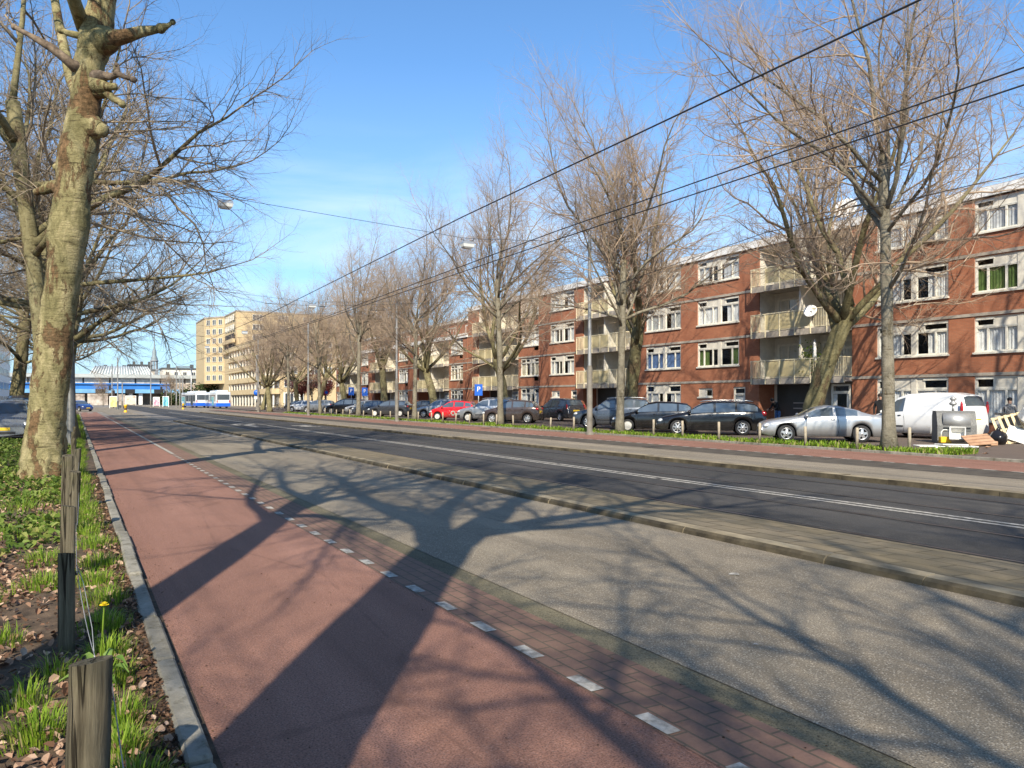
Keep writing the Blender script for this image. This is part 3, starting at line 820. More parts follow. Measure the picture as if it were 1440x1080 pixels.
# trees beside and behind the camera: they throw the foreground shadows
for (x, y, k, rz, sc, lab) in [(-1.4, -7.2, 'l3', 2.6, .95, 'slim plane tree of the near verge just behind the viewer'), (-1.5, -14.5, 'l2', 1.3, 1.0, 'plane tree of the near verge behind the viewer'), (-1.2, -23, 'l2', .1, 1.1, 'plane tree of the near verge farther behind the viewer'),
                               (-13, 8, 'l1', 4.1, 1.1, 'plane tree across the parking lane left of the viewer')]:
    plant(k, x, y, rz, sc, lab, G_L)
P_Z = dict(P_SP, len=[1, 6.0, 3.0, 1.3, .55])
P_Z1 = dict(P_Z, len=[1, 7.2, 3.0, 1.3, .55], rad=[.3, .2, .05, .014, .0062], kids=[0, 10, 9, 8])
T, C = make_tree(51, 7.0, .41, (.5, .3), 7, P_Z1, elev=(42, 72), limb_z=(.86, 1.0))
r = empty('plane_tree', (-1.3, .35, .05), 0, 'tall plane tree standing right beside the viewer', 'tree', G_L); T.build('trunk', M_bark, r); C.build('crown', M_twig2, r)
T, C = make_tree(57, 8.2, .25, (-.3, 1.6), 7, P_Z, elev=(25, 70), limb_z=(.75, 1.0))
r = empty('plane_tree', (-1.75, 2.4, .05), 0, 'slimmer plane tree just outside the left picture edge', 'tree', G_L); T.build('trunk', M_bark, r); C.build('crown', M_twig2, r)

# the big near trunk, following its outline in the photo
D1 = 14.75
cl = [(61, 700, 86), (62, 676, 80), (63, 640, 70), (65, 600, 64), (69, 560, 60), (73, 520, 58), (77, 480, 58), (82, 440, 57), (87, 400, 56), (92, 365, 57), (96, 335, 62), (99, 312, 63), (100, 290, 58), (103, 262, 58), (107, 235, 60), (112, 205, 60), (115, 182, 57),
      (118, 160, 50), (121, 135, 47), (123, 110, 47), (127, 85, 49), (133, 60, 55), (137, 40, 52), (142, 15, 44), (146, -15, 42), (151, -60, 40), (158, -120, 37)]
T = MB(); C = MB(); rnd = random.Random(77)
base = px(62, 680, D1)
pts = [px(u, v, D1) for u, v, w_ in cl]; rad = [w_ * .80 * D1 / 1080 / 2 for u, v, w_ in cl]
fine = []; fr = []
for i in range(len(pts) - 1):
    for k in range(6):
        fine.append(pts[i].lerp(pts[i + 1], k / 6)); fr.append(rad[i] + (rad[i + 1] - rad[i]) * k / 6)
fine.append(pts[-1]); fr.append(rad[-1])
T.tube(fine, fr, 64, 0)
for i in range(len(T.v)):
    q = Vector(T.v[i]); ci = min(len(fine) - 1, i // 64); c = fine[ci]; o = q - c
    if o.length < 1e-6: continue
    low = max(0, 1 - (q.z - .0) / 2.2)
    k = .10 * mnoise.noise(q * 1.6) + .05 * mnoise.noise(q * 4.5) + (.025 + .09 * low) * mnoise.noise(q * 9) + (.012 + .08 * low) * mnoise.noise(q * 20)
    k += .03 * mnoise.noise(Vector((q.x * 2, q.y * 2, q.z * 9)))
    T.v[i] = tuple(q + o * k)
def stub(path, w0, w1, seed=0, knob=None, mat=0):
    P_ = [px(u, v, D1 + dd) for u, v, dd in path]; n = len(P_)
    rr = [(w0 + (w1 - w0) * i / (n - 1)) * .92 * D1 / 1080 / 2 for i in range(n)]
    a_, b_ = P_[0], P_[1]; P_ = [a_, a_.lerp(b_, .6)] + P_[1:]; kk = 1 if w0 > 33 else 1.6; rr = [rr[0] * kk, rr[0] * (.5 + kk / 2)] + rr[1:]
    s0 = len(T.v); T.tube(P_, rr, 12, mat)
    for i in range(s0, len(T.v)):
        q = Vector(T.v[i]); T.v[i] = tuple(q + Vector((mnoise.noise(q * 9), mnoise.noise(q * 9 + Vector((5, 0, 0))), mnoise.noise(q * 9 + Vector((0, 7, 0))))) * .022)
    if knob: q = P_[-1]; T.ell(q, (knob * D1 / 1080 / 2,) * 3, 10, 7, mat)
stub([(140, 58, 0), (160, 54, -.3), (178, 50, -.35), (200, 45, -.4), (226, 40, -.4)], 30, 10, knob=14)
stub([(226, 40, -.4), (236, 36, -.4), (243, 31, -.4)], 8, 6, knob=8)
stub([(118, 96, 0), (102, 92, -.3), (92, 82, -.35), (70, 66, -.4), (42, 50, -.4), (20, 38, -.4)], 17, 6.5, knob=8.5, mat=1)
stub([(132, 50, 0), (112, 50, -.1), (95, 46, -.15), (86, 42, -.15)], 13, 8, knob=11)
stub([(128, 112, 0), (146, 106, -.3), (158, 108, -.4), (166, 105, -.45), (188, 112, -.45)], 16, 6, knob=9, mat=1)
stub([(164, 106, -.45), (166, 97, -.45), (164, 91, -.5)], 6, 5, knob=6, mat=1)
stub([(130, 120, 0), (150, 122, -.3), (160, 122, -.35)], 20, 9, knob=10)
stub([(130, 128, 0), (150, 128, -.2), (158, 138, -.3), (172, 147, -.35)], 16, 8, knob=10)
stub([(124, 179, 0), (134, 181, -.1), (142, 183, -.12)], 40, 24, knob=21)
stub([(104, 238, 0), (88, 236, -.1), (79, 235, -.15)], 30, 9, knob=10)
stub([(100, 268, 0), (76, 262, .1), (60, 268, .1), (52, 270, .1)], 24, 8, knob=10)
# live limbs and crown above
top = fine[-1]
for (path, w0, w1) in (([(116, 150, 0), (100, 110, 2.0), (84, 40, 3.0), (70, -40, 3.6)], 20, 12), ([(118, 40, 0), (104, 0, -.6), (98, -60, -1.2)], 20, 15), ([(150, -50, 0), (190, -110, .5), (225, -200, .8)], 26, 18)):
    P_ = [px(u, v, D1 + dd) for u, v, dd in path]; rr = [(w0 + (w1 - w0) * i / (len(P_) - 1)) * D1 / 1080 / 2 for i in range(len(P_))]
    T.tube(P_, rr, 9, 0)
    dd = (P_[-1] - P_[-2]).normalized()
    branch(T, C, 1, P_[-1], dd, 5.2, rr[-1], P_SP, rnd, .22)
for j in range(7):
    az = 2 * pi * j / 7; el = radians(rnd.uniform(30, 70))
    branch(T, C, 1, top - Vector((0, 0, rnd.uniform(0, .8))), Vector((cos(az) * cos(el), sin(az) * cos(el), sin(el))), 5.8, .15, P_SP, rnd, .2)
r = empty('plane_tree', (base.x, base.y, 0), 0, 'massive near plane tree with sawn branch stubs and peeling bark', 'tree', G_L)
o1 = T.build('trunk', [M_barkn, var('sawn_branch_wood', (.1, .07, .048), .4, 8, .95, c2=(.24, .18, .125), bump=.8)], r); o2 = C.build('crown', M_twig2, r)
for o in (o1, o2): o.location = -Vector((base.x, base.y, 0))
# red-leaved shrubs by the yellow flats
M_redleaf = leafmat('red_young_leaf', [(0, (.16, .04, .035)), (.6, (.3, .085, .07)), (1, (.42, .16, .12))], .3)
for (u, X, h, lab) in ((424, 30, 7.0, 'red leaved ornamental tree before the yellow flats, left one'), (438, 31, 7.6, 'red leaved ornamental tree before the yellow flats, middle one'), (457, 33, 6.4, 'red leaved ornamental tree before the yellow flats, right one')):
    x, y = at_x(u, X); rr = random.Random(u)
    r = empty('ornamental_tree', (x, y, 0), 0, lab, 'tree', 'red leaved trees')
    T = MB(); C = MB()
    T.tube([(0, 0, -.1), (.1, 0, h * .2), (.05, .1, h * .42)], [.16, .13, .1], 8)
    tips = []
    for j in range(14):
        a = rr.uniform(0, 6.28); e_ = radians(rr.uniform(15, 80)); L = h * rr.uniform(.3, .52)
        q0 = Vector((.05, .05, h * rr.uniform(.25, .42))); q1 = q0 + Vector((cos(a) * cos(e_), sin(a) * cos(e_), sin(e_))) * L
        T.tube([q0, q0.lerp(q1, .5) + Vector((0, 0, .1)), q1], [.06, .04, .015], 5); tips.append((q0, q1))
    for i in range(2600):
        q0, q1 = rr.choice(tips); q = q0.lerp(q1, rr.uniform(.3, 1.12)) + Vector((rr.gauss(0, .3), rr.gauss(0, .3), rr.gauss(0, .25)))
        leaf(C, q.x, q.y, q.z, rr.uniform(.08, .2), rr, 1.3)
    T.build('trunk', M_barkg, r); C.build('crown', M_redleaf, r)
# ------------------------------------------------------------------ red brick flats
M_curt = {k: var('curtain_' + k, c, .18, 6, .9) for k, c in dict(white=(.82, .81, .78), grey=(.58, .58, .57), green=(.1, .16, .04), red=(.5, .03, .05), blue=(.12, .2, .38), cream=(.62, .54, .38), blind=(.5, .5, .47)).items()}
def facade(m, xb, y0, y1, z0, z1, ops, mat=0, rev=0, depth=.16):
    """wall x=xb facing -x with rectangular openings (a,b,c,d); reveals go back by depth"""
    ys = sorted({y0, y1} | {v for o in ops for v in o[:2]}); zs = sorted({z0, z1} | {v for o in ops for v in o[2:4]})
    for a, b in zip(ys, ys[1:]):
        for c, d in zip(zs, zs[1:]):
            my, mz = (a + b) / 2, (c + d) / 2
            if any(o[0] < my < o[1] and o[2] < mz < o[3] for o in ops): continue
            m.quad((xb, b, c), (xb, a, c), (xb, a, d), (xb, b, d), mat)
    for o in ops:
        a, b, c, d = o[:4]; q = xb + (o[4] if len(o) > 4 else depth)
        m.quad((xb, a, c), (q, a, c), (q, a, d), (xb, a, d), rev); m.quad((q, b, c), (xb, b, c), (xb, b, d), (q, b, d), rev)
        m.quad((xb, a, d), (q, a, d), (q, b, d), (xb, b, d), rev); m.quad((q, a, c), (xb, a, c), (xb, b, c), (q, b, c), rev)
WCACHE = {}
def win_meshes(W, H, style):
    """window facing -x, origin at lower right corner seen from the street (y=0..W to the left), at x=0 plane"""
    key = (round(W, 2), round(H, 2), style)
    if key in WCACHE: return WCACHE[key]
    f = MB(); g = MB()
    t = .07; x0, x1 = .03, .12
    f.box(x0 - .05, x1, -.0, W, -.0, t); f.box(x0, x1, 0, W, H - t, H); f.box(x0, x1, 0, t, t, H - t); f.box(x0, x1, W - t, W, t, H - t)
    f.box(-.1, x0 - .05, -.04, W + .04, -.05, .03)          # sill
    panes = []
    def lights(cells, za, zb):
        # cells: list of (y0,y1,kind)
        for a, b, k in cells:
            if k == 'p': f.box(x0 + .012, x1 - .03, a, b, za, zb, 1)
            elif k == 'v':
                f.box(x0 - .03, x0 + .02, a, b, zb - .07, zb, 0); f.box(x0 + .01, x1 - .01, a, a + .05, za, zb - .07); f.box(x0 + .01, x1 - .01, b - .05, b, za, zb - .07); f.box(x0 + .01, x1 - .01, a + .05, b - .05, za, za + .05)
                panes.append((a + .05, b - .05, za + .05, zb - .07))
            else:
                e = .045
                f.box(x0 + .01, x1 - .01, a, a + e, za, zb); f.box(x0 + .01, x1 - .01, b - e, b, za, zb); f.box(x0 + .01, x1 - .01, a + e, b - e, za, za + e); f.box(x0 + .01, x1 - .01, a + e, b - e, zb - e, zb)
                panes.append((a + e, b - e, za + e, zb - e))
    def fr(L, za, zb):
        s_ = (W - 2 * t); out = []
        for a, b, k in L: out.append((t + a * s_, t + b * s_, k))
        lights(out, za, zb)
    if style == 'wide':     # y runs right (near) -> left (far)
        zt = H * .71
        fr([(0, .165, 'g'), (.165, .43, 'g'), (.43, .5, 'p'), (.5, .64, 'g'), (.64, .86, 'g'), (.86, 1, 'g')], t, zt)
        f.box(x0, x1, t, W - t, zt, zt + .06)
        fr([(0, .33, 'v'), (.33, .43, 'p'), (.43, .5, 'p'), (.5, .78, 'p'), (.78, 1, 'v')], zt + .06, H - t)
        f.box(x0 - .02, x0 + .01, t + .425 * (W - 2 * t), t + .505 * (W - 2 * t), t, H - t, 1)
    elif style == 'bay':
        zt = H * .74
        fr([(0, .24, 'g'), (.24, .42, 'g'), (.42, .5, 'p'), (.5, .74, 'g'), (.74, 1, 'g')], t, zt)
        f.box(x0, x1, t, W - t, zt, zt + .05)
        fr([(0, .24, 'v'), (.24, .5, 'p'), (.5, .74, 'g'), (.74, 1, 'v')], zt + .05, H - t)
    elif style == 'small':
        fr([(0, .5, 'g'), (.5, 1, 'p')], t, H - t)
    elif style == 'door':
        zt = H * .78
        fr([(0, 1, 'g')], t, zt); f.box(x0, x1, t, W - t, zt, zt + .06); fr([(0, 1, 'g')], zt + .06, H - t)
    else:
        n = style
        for i in range(n): fr([(i / n, (i + 1) / n, 'g')], t, H - t)
    for a, b, c, d in panes: g.quad((x0 + .05, b, c), (x0 + .05, a, c), (x0 + .05, a, d), (x0 + .05, b, d))
    WCACHE[key] = (f.mesh('window', [M_wfr, M_wpan]), g.mesh('pane', M_glass), panes)
    return WCACHE[key]
CUR = {}
def curtain_mesh(a, b, c, d, kind, rnd):
    m = MB(); n = max(8, int((b - a) / .04)); vsx = []
    for i in range(n + 1):
        y = a + (b - a) * i / n; x = .135 + .022 * sin(i * 1.9) + .01 * sin(i * .7)
        vsx += [(x, y, c), (x, y, d)]
    m.add(vsx, [(2 * i, 2 * i + 2, 2 * i + 3, 2 * i + 1) for i in range(n)], 0, True)
    return m
def window(par, x, y, z, W, H, style, rnd, curt=None):
    fm, gm, panes = win_meshes(W, H, style)
    o = link('window', fm, par); o.location = (x, y, z)
    link('pane', gm, o)
    if curt is None: curt = rnd.choice(['white', 'white', 'white', 'grey', 'grey', 'cream', 'blind', None])
    if curt:
        key = (round(W, 2), round(H, 2), style, curt, rnd.randrange(3))
        if key not in CUR:
            m = MB(); r2 = random.Random(str(key)); lo = [p for p in panes if p[3] - p[2] > .5 or style == 'small']
            if not lo: lo = panes
            y_lo, y_hi = min(p[0] for p in lo), max(p[1] for p in lo); z_lo, z_hi = min(p[2] for p in lo), max(p[3] for p in lo)
            mode = key[4]
            if mode == 0: spans = [(y_lo - .05, y_hi + .05)]
            elif mode == 1: spans = [(y_lo - .05, y_lo + (y_hi - y_lo) * r2.uniform(.2, .42)), (y_hi - (y_hi - y_lo) * r2.uniform(.2, .4), y_hi + .05)]
            else: spans = [(y_lo - .05, y_lo + (y_hi - y_lo) * .3), (y_lo + (y_hi - y_lo) * .5, y_hi + .05)]
            for a, b in spans:
                k = curtain_mesh(a, b, z_lo - .05, z_hi + .1, curt, r2)
                m.add(k.v, k.f, 0, True)
            CUR[key] = m.mesh('curtain', M_curt[curt])
        link('curtain', CUR[key], o)
    return o

def balcony_meshes(W, near_bars=True):
    key = ('balc', round(W, 2))
    if key in WCACHE: return WCACHE[key]
    p = .62; s_ = MB(); s_.box(-p, 1.3, 0, W, -.2, 0, 0); s_.box(-p - .03, -p, -.02, W + .02, -.28, .06, 0)
    r = MB(); y = 0; n = 6
    for i in range(n + 1):
        yy = W * i / n; r.box(-p - .075, -p - .032, max(-.02, yy - .025), min(W + .02, yy + .025), -.26, 1.08)
    r.box(-p - .08, -p - .02, -.03, W + .03, 1.08, 1.13); r.box(-p - .06, -p - .035, 0, W, .1, .13)
    for sd_ in (0, W - .03):
        r.box(-p - .02, .0, sd_, sd_ + .03, 1.08, 1.13); r.box(-p - .02, 0, sd_, sd_ + .03, .1, .13)
        k = -p + .08
        while k < 0: r.box(k, k + .015, sd_ + .006, sd_ + .024, .13, 1.08); k += .1
    # bars on the end bays
    for c0, c1 in ((0, W / n), (W / n, 2 * W / n), (W - W / n, W)):
        k = c0 + .1
        while k < c1 - .05: r.box(-p - .056, -p - .04, k, k + .018, .13, 1.08); k += .105
    pn = MB()
    for i in range(2, n - 1): pn.box(-p - .052, -p - .038, W * i / n + .04, W * (i + 1) / n - .04, .16, 1.04)
    WCACHE[key] = (s_.mesh('balcony', M_conc), r.mesh('railing', M_yrail), pn.mesh('railing_panel', M_ypan))
    return WCACHE[key]
def balcony(par, x, y, z, W):
    a, b, c = balcony_meshes(W); o = link('balcony', a, par); o.location = (x, y, z); link('railing', b, o); link('railing_panel', c, o); return o

FL = [0.07, 2.78, 5.52, 8.26]
def flats(name, label, xb, y0, y1, ztop, items, seed, nfl=4):
    rnd = random.Random(seed)
    B = empty(name, (xb, y0, 0), 0, label, 'apartment building')
    ops = []
    for it in items:
        k, a, b = it[:3]; a -= y0; b -= y0
        if k == 'bal': ops.append((a, b, .07, ztop - .42, 1.35))
        elif k in ('wide', 'bay'):
            for fl in range(nfl):
                if len(it) > 3 and fl == 0 and it[3]: continue
                z = FL[fl]; lo = (.95 if fl else .55)
                ops.append((a, b, z + lo, min(z + 2.6, ztop - .38)))
            if len(it) > 3 and it[3]:
                for (q0, q1, c0, c1) in it[3]: ops.append((q0 - y0, q1 - y0, c0, c1))
    wall = MB(); facade(wall, 0, 0, y1 - y0, 0, ztop - .36, ops)
    # ends, back and roof
    Dp = 10.5; L = y1 - y0
    wall.quad((0, 0, 0), (Dp, 0, 0), (Dp, 0, ztop - .3), (0, 0, ztop - .3)); wall.quad((Dp, L, 0), (0, L, 0), (0, L, ztop - .3), (Dp, L, ztop - .3))
    wall.quad((Dp, 0, 0), (Dp, L, 0), (Dp, L, ztop - .3), (Dp, 0, ztop - .3)); wall.quad((0, 0, ztop - .3), (Dp, 0, ztop - .3), (Dp, L, ztop - .3), (0, L, ztop - .3))
    wall.build('wall', M_brick, B)
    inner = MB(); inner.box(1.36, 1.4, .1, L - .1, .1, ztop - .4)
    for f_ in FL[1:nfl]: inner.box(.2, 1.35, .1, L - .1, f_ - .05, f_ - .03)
    inner.build('unlit_room_backing', M_dark, B)  # near-black backing, darkness of the unlit rooms put in as colour
    roof = MB(); roof.box(-.12, Dp + .1, -.1, L + .1, ztop - .30, ztop + .12); roof.box(-.05, Dp, 0, L, ztop + .12, ztop + .16, 1)
    roof.build('roof', [M_roofw, M_conc], B)
    segs = []; cur = 0
    for it in items:
        if it[0] == 'bal': segs.append((cur, it[1] - y0)); cur = it[2] - y0
    segs.append((cur, L))
    for a, b in segs:
        for f_ in FL[1:nfl]:
            bands = MB(); bands.box(-.035, .0, a + .006, b - .006, f_ - .09, f_ + .05); bands.build('concrete_band', M_conc, B)
    for it in items:
        k, a, b = it[:3]
        if k == 'bal':
            W = b - a
            rc = MB()       # recess lining: white side walls, divider, ceiling
            a0 = a - y0
            rc.box(1.32, 1.35, a0 + .01, a0 + W - .01, .1, ztop - .44)
            rc.box(.08, 1.32, a0 + .004, a0 + .03, FL[1], ztop - .44); rc.box(.08, 1.32, a0 + W - .03, a0 + W - .004, FL[1], ztop - .44)
            rc.box(-.3, 1.31, a0 + W * .48, a0 + W * .48 + .12, FL[1], ztop - .44)
            rc.box(.0, 1.3, a0 + .01, a0 + W - .01, ztop - .46, ztop - .425)
            rc.build('recess_lining', M_wpan, B)
            for fl in range(1, nfl):
                z = FL[fl]; balcony(B, 0, a0, z, W)
                for q, w_, st in ((.5, 1.0, 'door'), (1.55, 1.35, 2), (W * .48 + .3, .95, 'door'), (W * .48 + 1.4, 1.6, 2)):
                    h = 2.15 if st == 'door' else 1.3
                    window(B, 1.2, a0 + q, z + (.02 if st == 'door' else .87), w_, h, st, rnd, rnd.choice(['white', 'grey', None]))
            # entrance at street level
            en = MB(); en.box(1.24, 1.31, a0 + .3, a0 + W - .3, .1, 2.5, 0); en.box(.1, 1.2, a0 + W * .3, a0 + W * .3 + .25, .07, 2.58, 1)
            en.box(1.15, 1.235, a0 + W * .38, a0 + W * .38 + .07, .1, 2.25, 2); en.box(1.15, 1.235, a0 + W * .38 + .95, a0 + W * .38 + 1.02, .1, 2.25, 2); en.box(1.15, 1.235, a0 + W * .38, a0 + W * .38 + 1.02, 2.25, 2.32, 2)
            en.build('entrance', [plain('entrance_grey', (.055, .065, .065), .4), M_wpan, M_steel], B)
            do = MB(); do.box(1.17, 1.225, a0 + W * .38 + .07, a0 + W * .38 + .95, .1, 2.25); dr = do.build('door', M_black, B)
            hd = MB(); hd.box(1.13, 1.17, a0 + W * .38 + .15, a0 + W * .38 + .19, .95, 1.2); hd.build('handle', M_steel, dr)
            mb_ = MB(); 
            for q in range(2):
                mb_.box(1.2, 1.238, a0 + W * .62, a0 + W * .62 + .9, 1.05 + .32 * q, 1.12 + .32 * q)
            mb_.build('letter_slots', M_steel, B)
            window(B, .05, a0 + .15, .25, 1.2, 2.2, 'door', rnd, 'white')
        else:
            for fl in range(nfl):
                if len(it) > 3 and fl == 0 and it[3]:
                    for (q0, q1, c0, c1) in it[3]:
                        window(B, .02, q0 - y0, c0, q1 - q0, c1 - c0, 'small' if c1 - c0 < 1 else 'door', rnd, None)
                    continue
                z = FL[fl]; lo = (.95 if fl else .55); hi = min(2.6, ztop - .38 - z)
                cu = it[4][fl] if len(it) > 4 else None
                window(B, .02, a - y0, z + lo, b - a, hi - lo, k, rnd, cu)
                if k == 'bay':
                    e_ = MB(); e_.box(.0, .1, a - y0 + .05, a - y0 + .75, z + lo - .42, z + lo - .052, 0); e_.build('window_apron', M_wpan, B)
    return B
BA = flats('apartment_building', 'long four storey red brick flats with white windows and yellow balconies', 36, 1.0, 72.6, 11.12,
    [('wide', 1.9, 5.6), ('bal', 6.8, 13.2), ('wide', 16.45, 20.2, None, ['white', 'white', 'green', 'grey']), ('wide', 21.4, 25.15, None, ['white', 'white', 'white', 'grey']), ('bal', 26.6, 33.0),
     ('wide', 34.6, 38.3, [(36.9, 38.2, 1.75, 2.35), (34.1, 35.1, .15, 2.4)], [None, 'green', None, 'grey']), ('wide', 39.9, 43.6, None, ['grey', 'blue', 'blind', 'grey']), ('bal', 45.1, 51.5),
     ('wide', 52.8, 56.5, [(55.0, 56.3, 1.75, 2.35), (52.4, 53.3, .15, 2.4)], [None, 'grey', 'grey', 'white']), ('bay', 58.4, 61.6), ('bal', 62.0, 70.2)], 5)
# bright curtain in one window seen in the photo
BB = flats('apartment_building', 'lower three storey red brick flats with white bay windows beyond the taller block', 36, 72.75, 119.5, 8.5,
    [('bay', 73.8, 76.9), ('bal', 77.3, 86.0), ('bay', 89.4, 92.5), ('bal', 93.0, 101.6), ('bay', 104.2, 107.2), ('bal', 107.6, 115.6), ('bay', 116.0, 119.1)], 9, 3)
sb = MB(); sb.box(4.2, 10.4, .3, 46.4, 8.3, 10.9); sbo = sb.build('setback_storey', M_brick, BB)
rf = MB(); rf.box(4.0, 10.5, .2, 46.5, 10.9, 11.25); rf.build('fascia', M_roofw, BB)
rnd = random.Random(3)
for i in range(9): window(BB, 4.14, 1.5 + 5 * i, 9.1, 2.4, 1.3, 3, rnd)
# satellite dishes on the roof
def dish(u, X, z, col, r, label):
    x, y = at_x(u, X)
    o = empty('satellite_dish', (x, y, z), 0, label, 'dish')
    m = MB(); 
    m.lathe([(0.001, .0), (r * .4, .03), (r * .75, .1), (r, .2), (r * 1.0, .215), (r * .74, .12), (.001, .02)], 24, 0, 'x')
    m.xform(Matrix.Translation((0, 0, r * 1.1)) @ Matrix.Rotation(radians(20), 4, 'Z') @ Matrix.Rotation(radians(25), 4, 'Y') @ Matrix.Rotation(pi, 4, 'Z'))
    m.build('reflector', col, o)
    m = MB(); m.rod((.1, 0, 0), (.1, 0, r * 1.1), .04); m.rod((.1, 0, r * .8), (-r * .8, -.2, r * 1.2), .018); m.ell((-r * .8, -.2, r * 1.2), (.08, .05, .05)); m.build('mast', M_steel, o)
dish(886, 36.4, 11.2, var('rust_red_dish', (.3, .07, .05), .2, 3, .6), .62, 'rust red satellite dish on the roof edge of the red flats')
dish(1190, 36.4, 11.2, M_roofw, .62, 'white satellite dish on the roof edge of the red flats')
dish(1141, 35.3, 6.0, M_roofw, .36, 'round white dish standing on the middle balcony above the coupe')
x_, y_ = at_x(1146, 35.6); r = empty('folded_parasol', (x_, y_, 2.8), 0, 'folded white parasol on the lowest balcony above the coupe', 'parasol')
m = MB(); m.rod((0, 0, 0), (.1, .1, 2.1), .02); m.build('pole', M_steel, r)
m = MB(); m.tube([(.04, .04, .9), (.06, .06, 1.1), (.09, .09, 1.9), (.1, .1, 2.15)], [.05, .12, .08, .02], 8); m.build('canopy', M_roofw, r)
# plant on a balcony, first floor near tree
rnd = random.Random(8); m = MB()
for i in range(900):
    leaf(m, 35.75 + rnd.gauss(0, .14), 29.0 + rnd.gauss(0, .35), 2.95 + abs(rnd.gauss(0, .7)), rnd.uniform(.08, .16), rnd, 1.3)
r = empty('balcony_plant', (35.75, 29, 2.8), 0, 'bushy green plant on the lowest near balcony', 'plant'); q = m.build('foliage', M_ivy, r); q.location = (-35.75, -29, -2.8)
m = MB(); m.cyl(0, 0, 0, .35, .18, 14, 0, .22); m.build('pot', M_brickd, r)

# ------------------------------------------------------------------ yellow flats
rnd = random.Random(12)
BY = empty('apartment_building', (34, 155.7, 0), 0, 'tall yellow brick flats with long balcony bands and a raised corner wing', 'apartment building')
def loc(x, y, z=0): return (x - 34, y - 155.7, z)
ZL = [0.1, 3.3, 6.0, 8.7, 11.4]
m = MB()
m.box(1.6, 28, 0, 54.3, 0, 14.6)
# tower: polygon extruded
fp = [(36, 206), (35.7, 222), (31.5, 229), (31.5, 246), (84, 246), (84, 206)]
for i in range(len(fp)):
    a, b = fp[i], fp[(i + 1) % len(fp)]; z0 = 6.0 if i in (1, 2) else 0
    m.quad(loc(*a, z0), loc(*b, z0), loc(*b, 24.2), loc(*a, 24.2))
m.add([loc(*p, 24.2) for p in fp], [tuple(range(6))]); m.add([loc(*p, 6.0) for p in (fp[1], fp[2], fp[3], (36, 246))], [(0, 3, 2, 1)])
m.quad(loc(35.7, 222), loc(36, 246), loc(36, 246, 6), loc(35.7, 222, 6))
m.build('wall', M_yel, BY)
M_win_d = plain('far_window_glass', (.05, .06, .07), .08, 0, .8)
def farwin(par, org, ux, W, H, n=2, nrm=None, dp=.1):
    """simple far window: frame with glass; ux unit vector along the wall"""
    f = MB(); ux = Vector(ux); nn = Vector((-ux.y, ux.x, 0)) if nrm is None else Vector(nrm)
    def bx(a, b, c, d, t0, t1, mb):
        P = [ux * a + Vector((0, 0, c)), ux * b + Vector((0, 0, c)), ux * b + Vector((0, 0, d)), ux * a + Vector((0, 0, d))]
        vsx = [tuple(p + nn * t0) for p in P] + [tuple(p + nn * t1) for p in P]
        mb.add(vsx, [(0, 1, 2, 3), (4, 7, 6, 5), (0, 4, 5, 1), (1, 5, 6, 2), (2, 6, 7, 3), (3, 7, 4, 0)])
    t = .09
    bx(0, W, 0, t, 0, dp, f); bx(0, W, H - t, H, 0, dp, f)
    for i in range(n + 1): a = (W - t) * i / n; bx(a, a + t, t, H - t, 0, dp, f)
    o = f.build('window', M_wfr, par); o.location = org
    g = MB(); bx(t, W - t, t, H - t, .02, .04, g); g.build('pane', M_win_d, o)
    return o
# end wall facing the camera
for z in ZL[1:]:
    for x in (36.3, 41.5, 44.2, 46.8, 49.6): farwin(BY, loc(x, 155.64, z + .8), (1, 0, 0), 1.8 if x > 40 else 2.6, 1.5, 2, (0, -1, 0))
m = MB(); m.box(2.2, 6.2, -.12, .02, .1, 3.1); m.build('shopfront', M_wfr, BY)
for x in (36.4, 37.4, 38.4, 39.4): farwin(BY, loc(x, 155.56, .5), (1, 0, 0), .8, 2.4, 1, (0, -1, 0))
# balcony bands along the street side
for k, z in enumerate(ZL[1:] + [14.1]):
    m = MB(); y1 = 54; m.box(-.05, 1.55, -.0, y1, z - .55, z + (.55 if k < 4 else .5)); m.build('balcony', M_yel2, BY)
for k, z in enumerate(ZL):
    cl_ = MB(); y = .5; dk = MB(); wh = MB()
    while y < 53:
        cl_ = MB(); cl_.box(.2, .48, y - .12, y + .12, z + (.55 if k else 0), (ZL + [14.1])[k + 1] - .55); y += 3.55; cl_.build('balcony_divider', M_wpan, BY)
    y = .9
    while y < 52: farwin(BY, (1.57, y, z + .6), (0, 1, 0), 2.6, (ZL + [14.1])[k + 1] - z - 1.25, 2, (-1, 0, 0), .05); y += 3.55
# tower windows
for i in range(7):
    z = 6.9 + 2.55 * i
    a, b = Vector((35.7, 222, 0)), Vector((31.5, 229, 0)); uu = (b - a).normalized(); nn = Vector((-uu.y, uu.x, 0)); nn = nn if nn.dot(Vector((-1, -1, 0))) > 0 else -nn
    for t in (.1, .4, .7): q = a.lerp(b, t); farwin(BY, loc(q.x + nn.x * .03, q.y + nn.y * .03, z), uu, 1.5, 1.5, 2, nn)
    if i >= 3:
        for y in (207.5, 211, 214.5, 218): farwin(BY, loc(35.72, y, z), (0, 1, 0), 2.4, 1.5, 3, (-1, 0, 0)) if i >= 5 else None
        if i >= 4:
            for x in (40, 46.5, 53, 59.5, 66): farwin(BY, loc(x, 205.95, z), (1, 0, 0), 2.6, 1.5, 3, (0, -1, 0))
for i in range(3, 5):
    z = 6.6 + 2.55 * i
    m = MB(); m.box(1.0, 1.72, 50.6, 66, z - .5, z + .5); m.build('balcony', M_yel, BY)
    m = MB(); m.box(1.6, 1.72, 51.5, 64.5, z + .52, z + 2.0); m.build('balcony_shade', M_dark, BY)  # dark slab on the wall, coloured as the shade of the balcony recess
rf = MB()
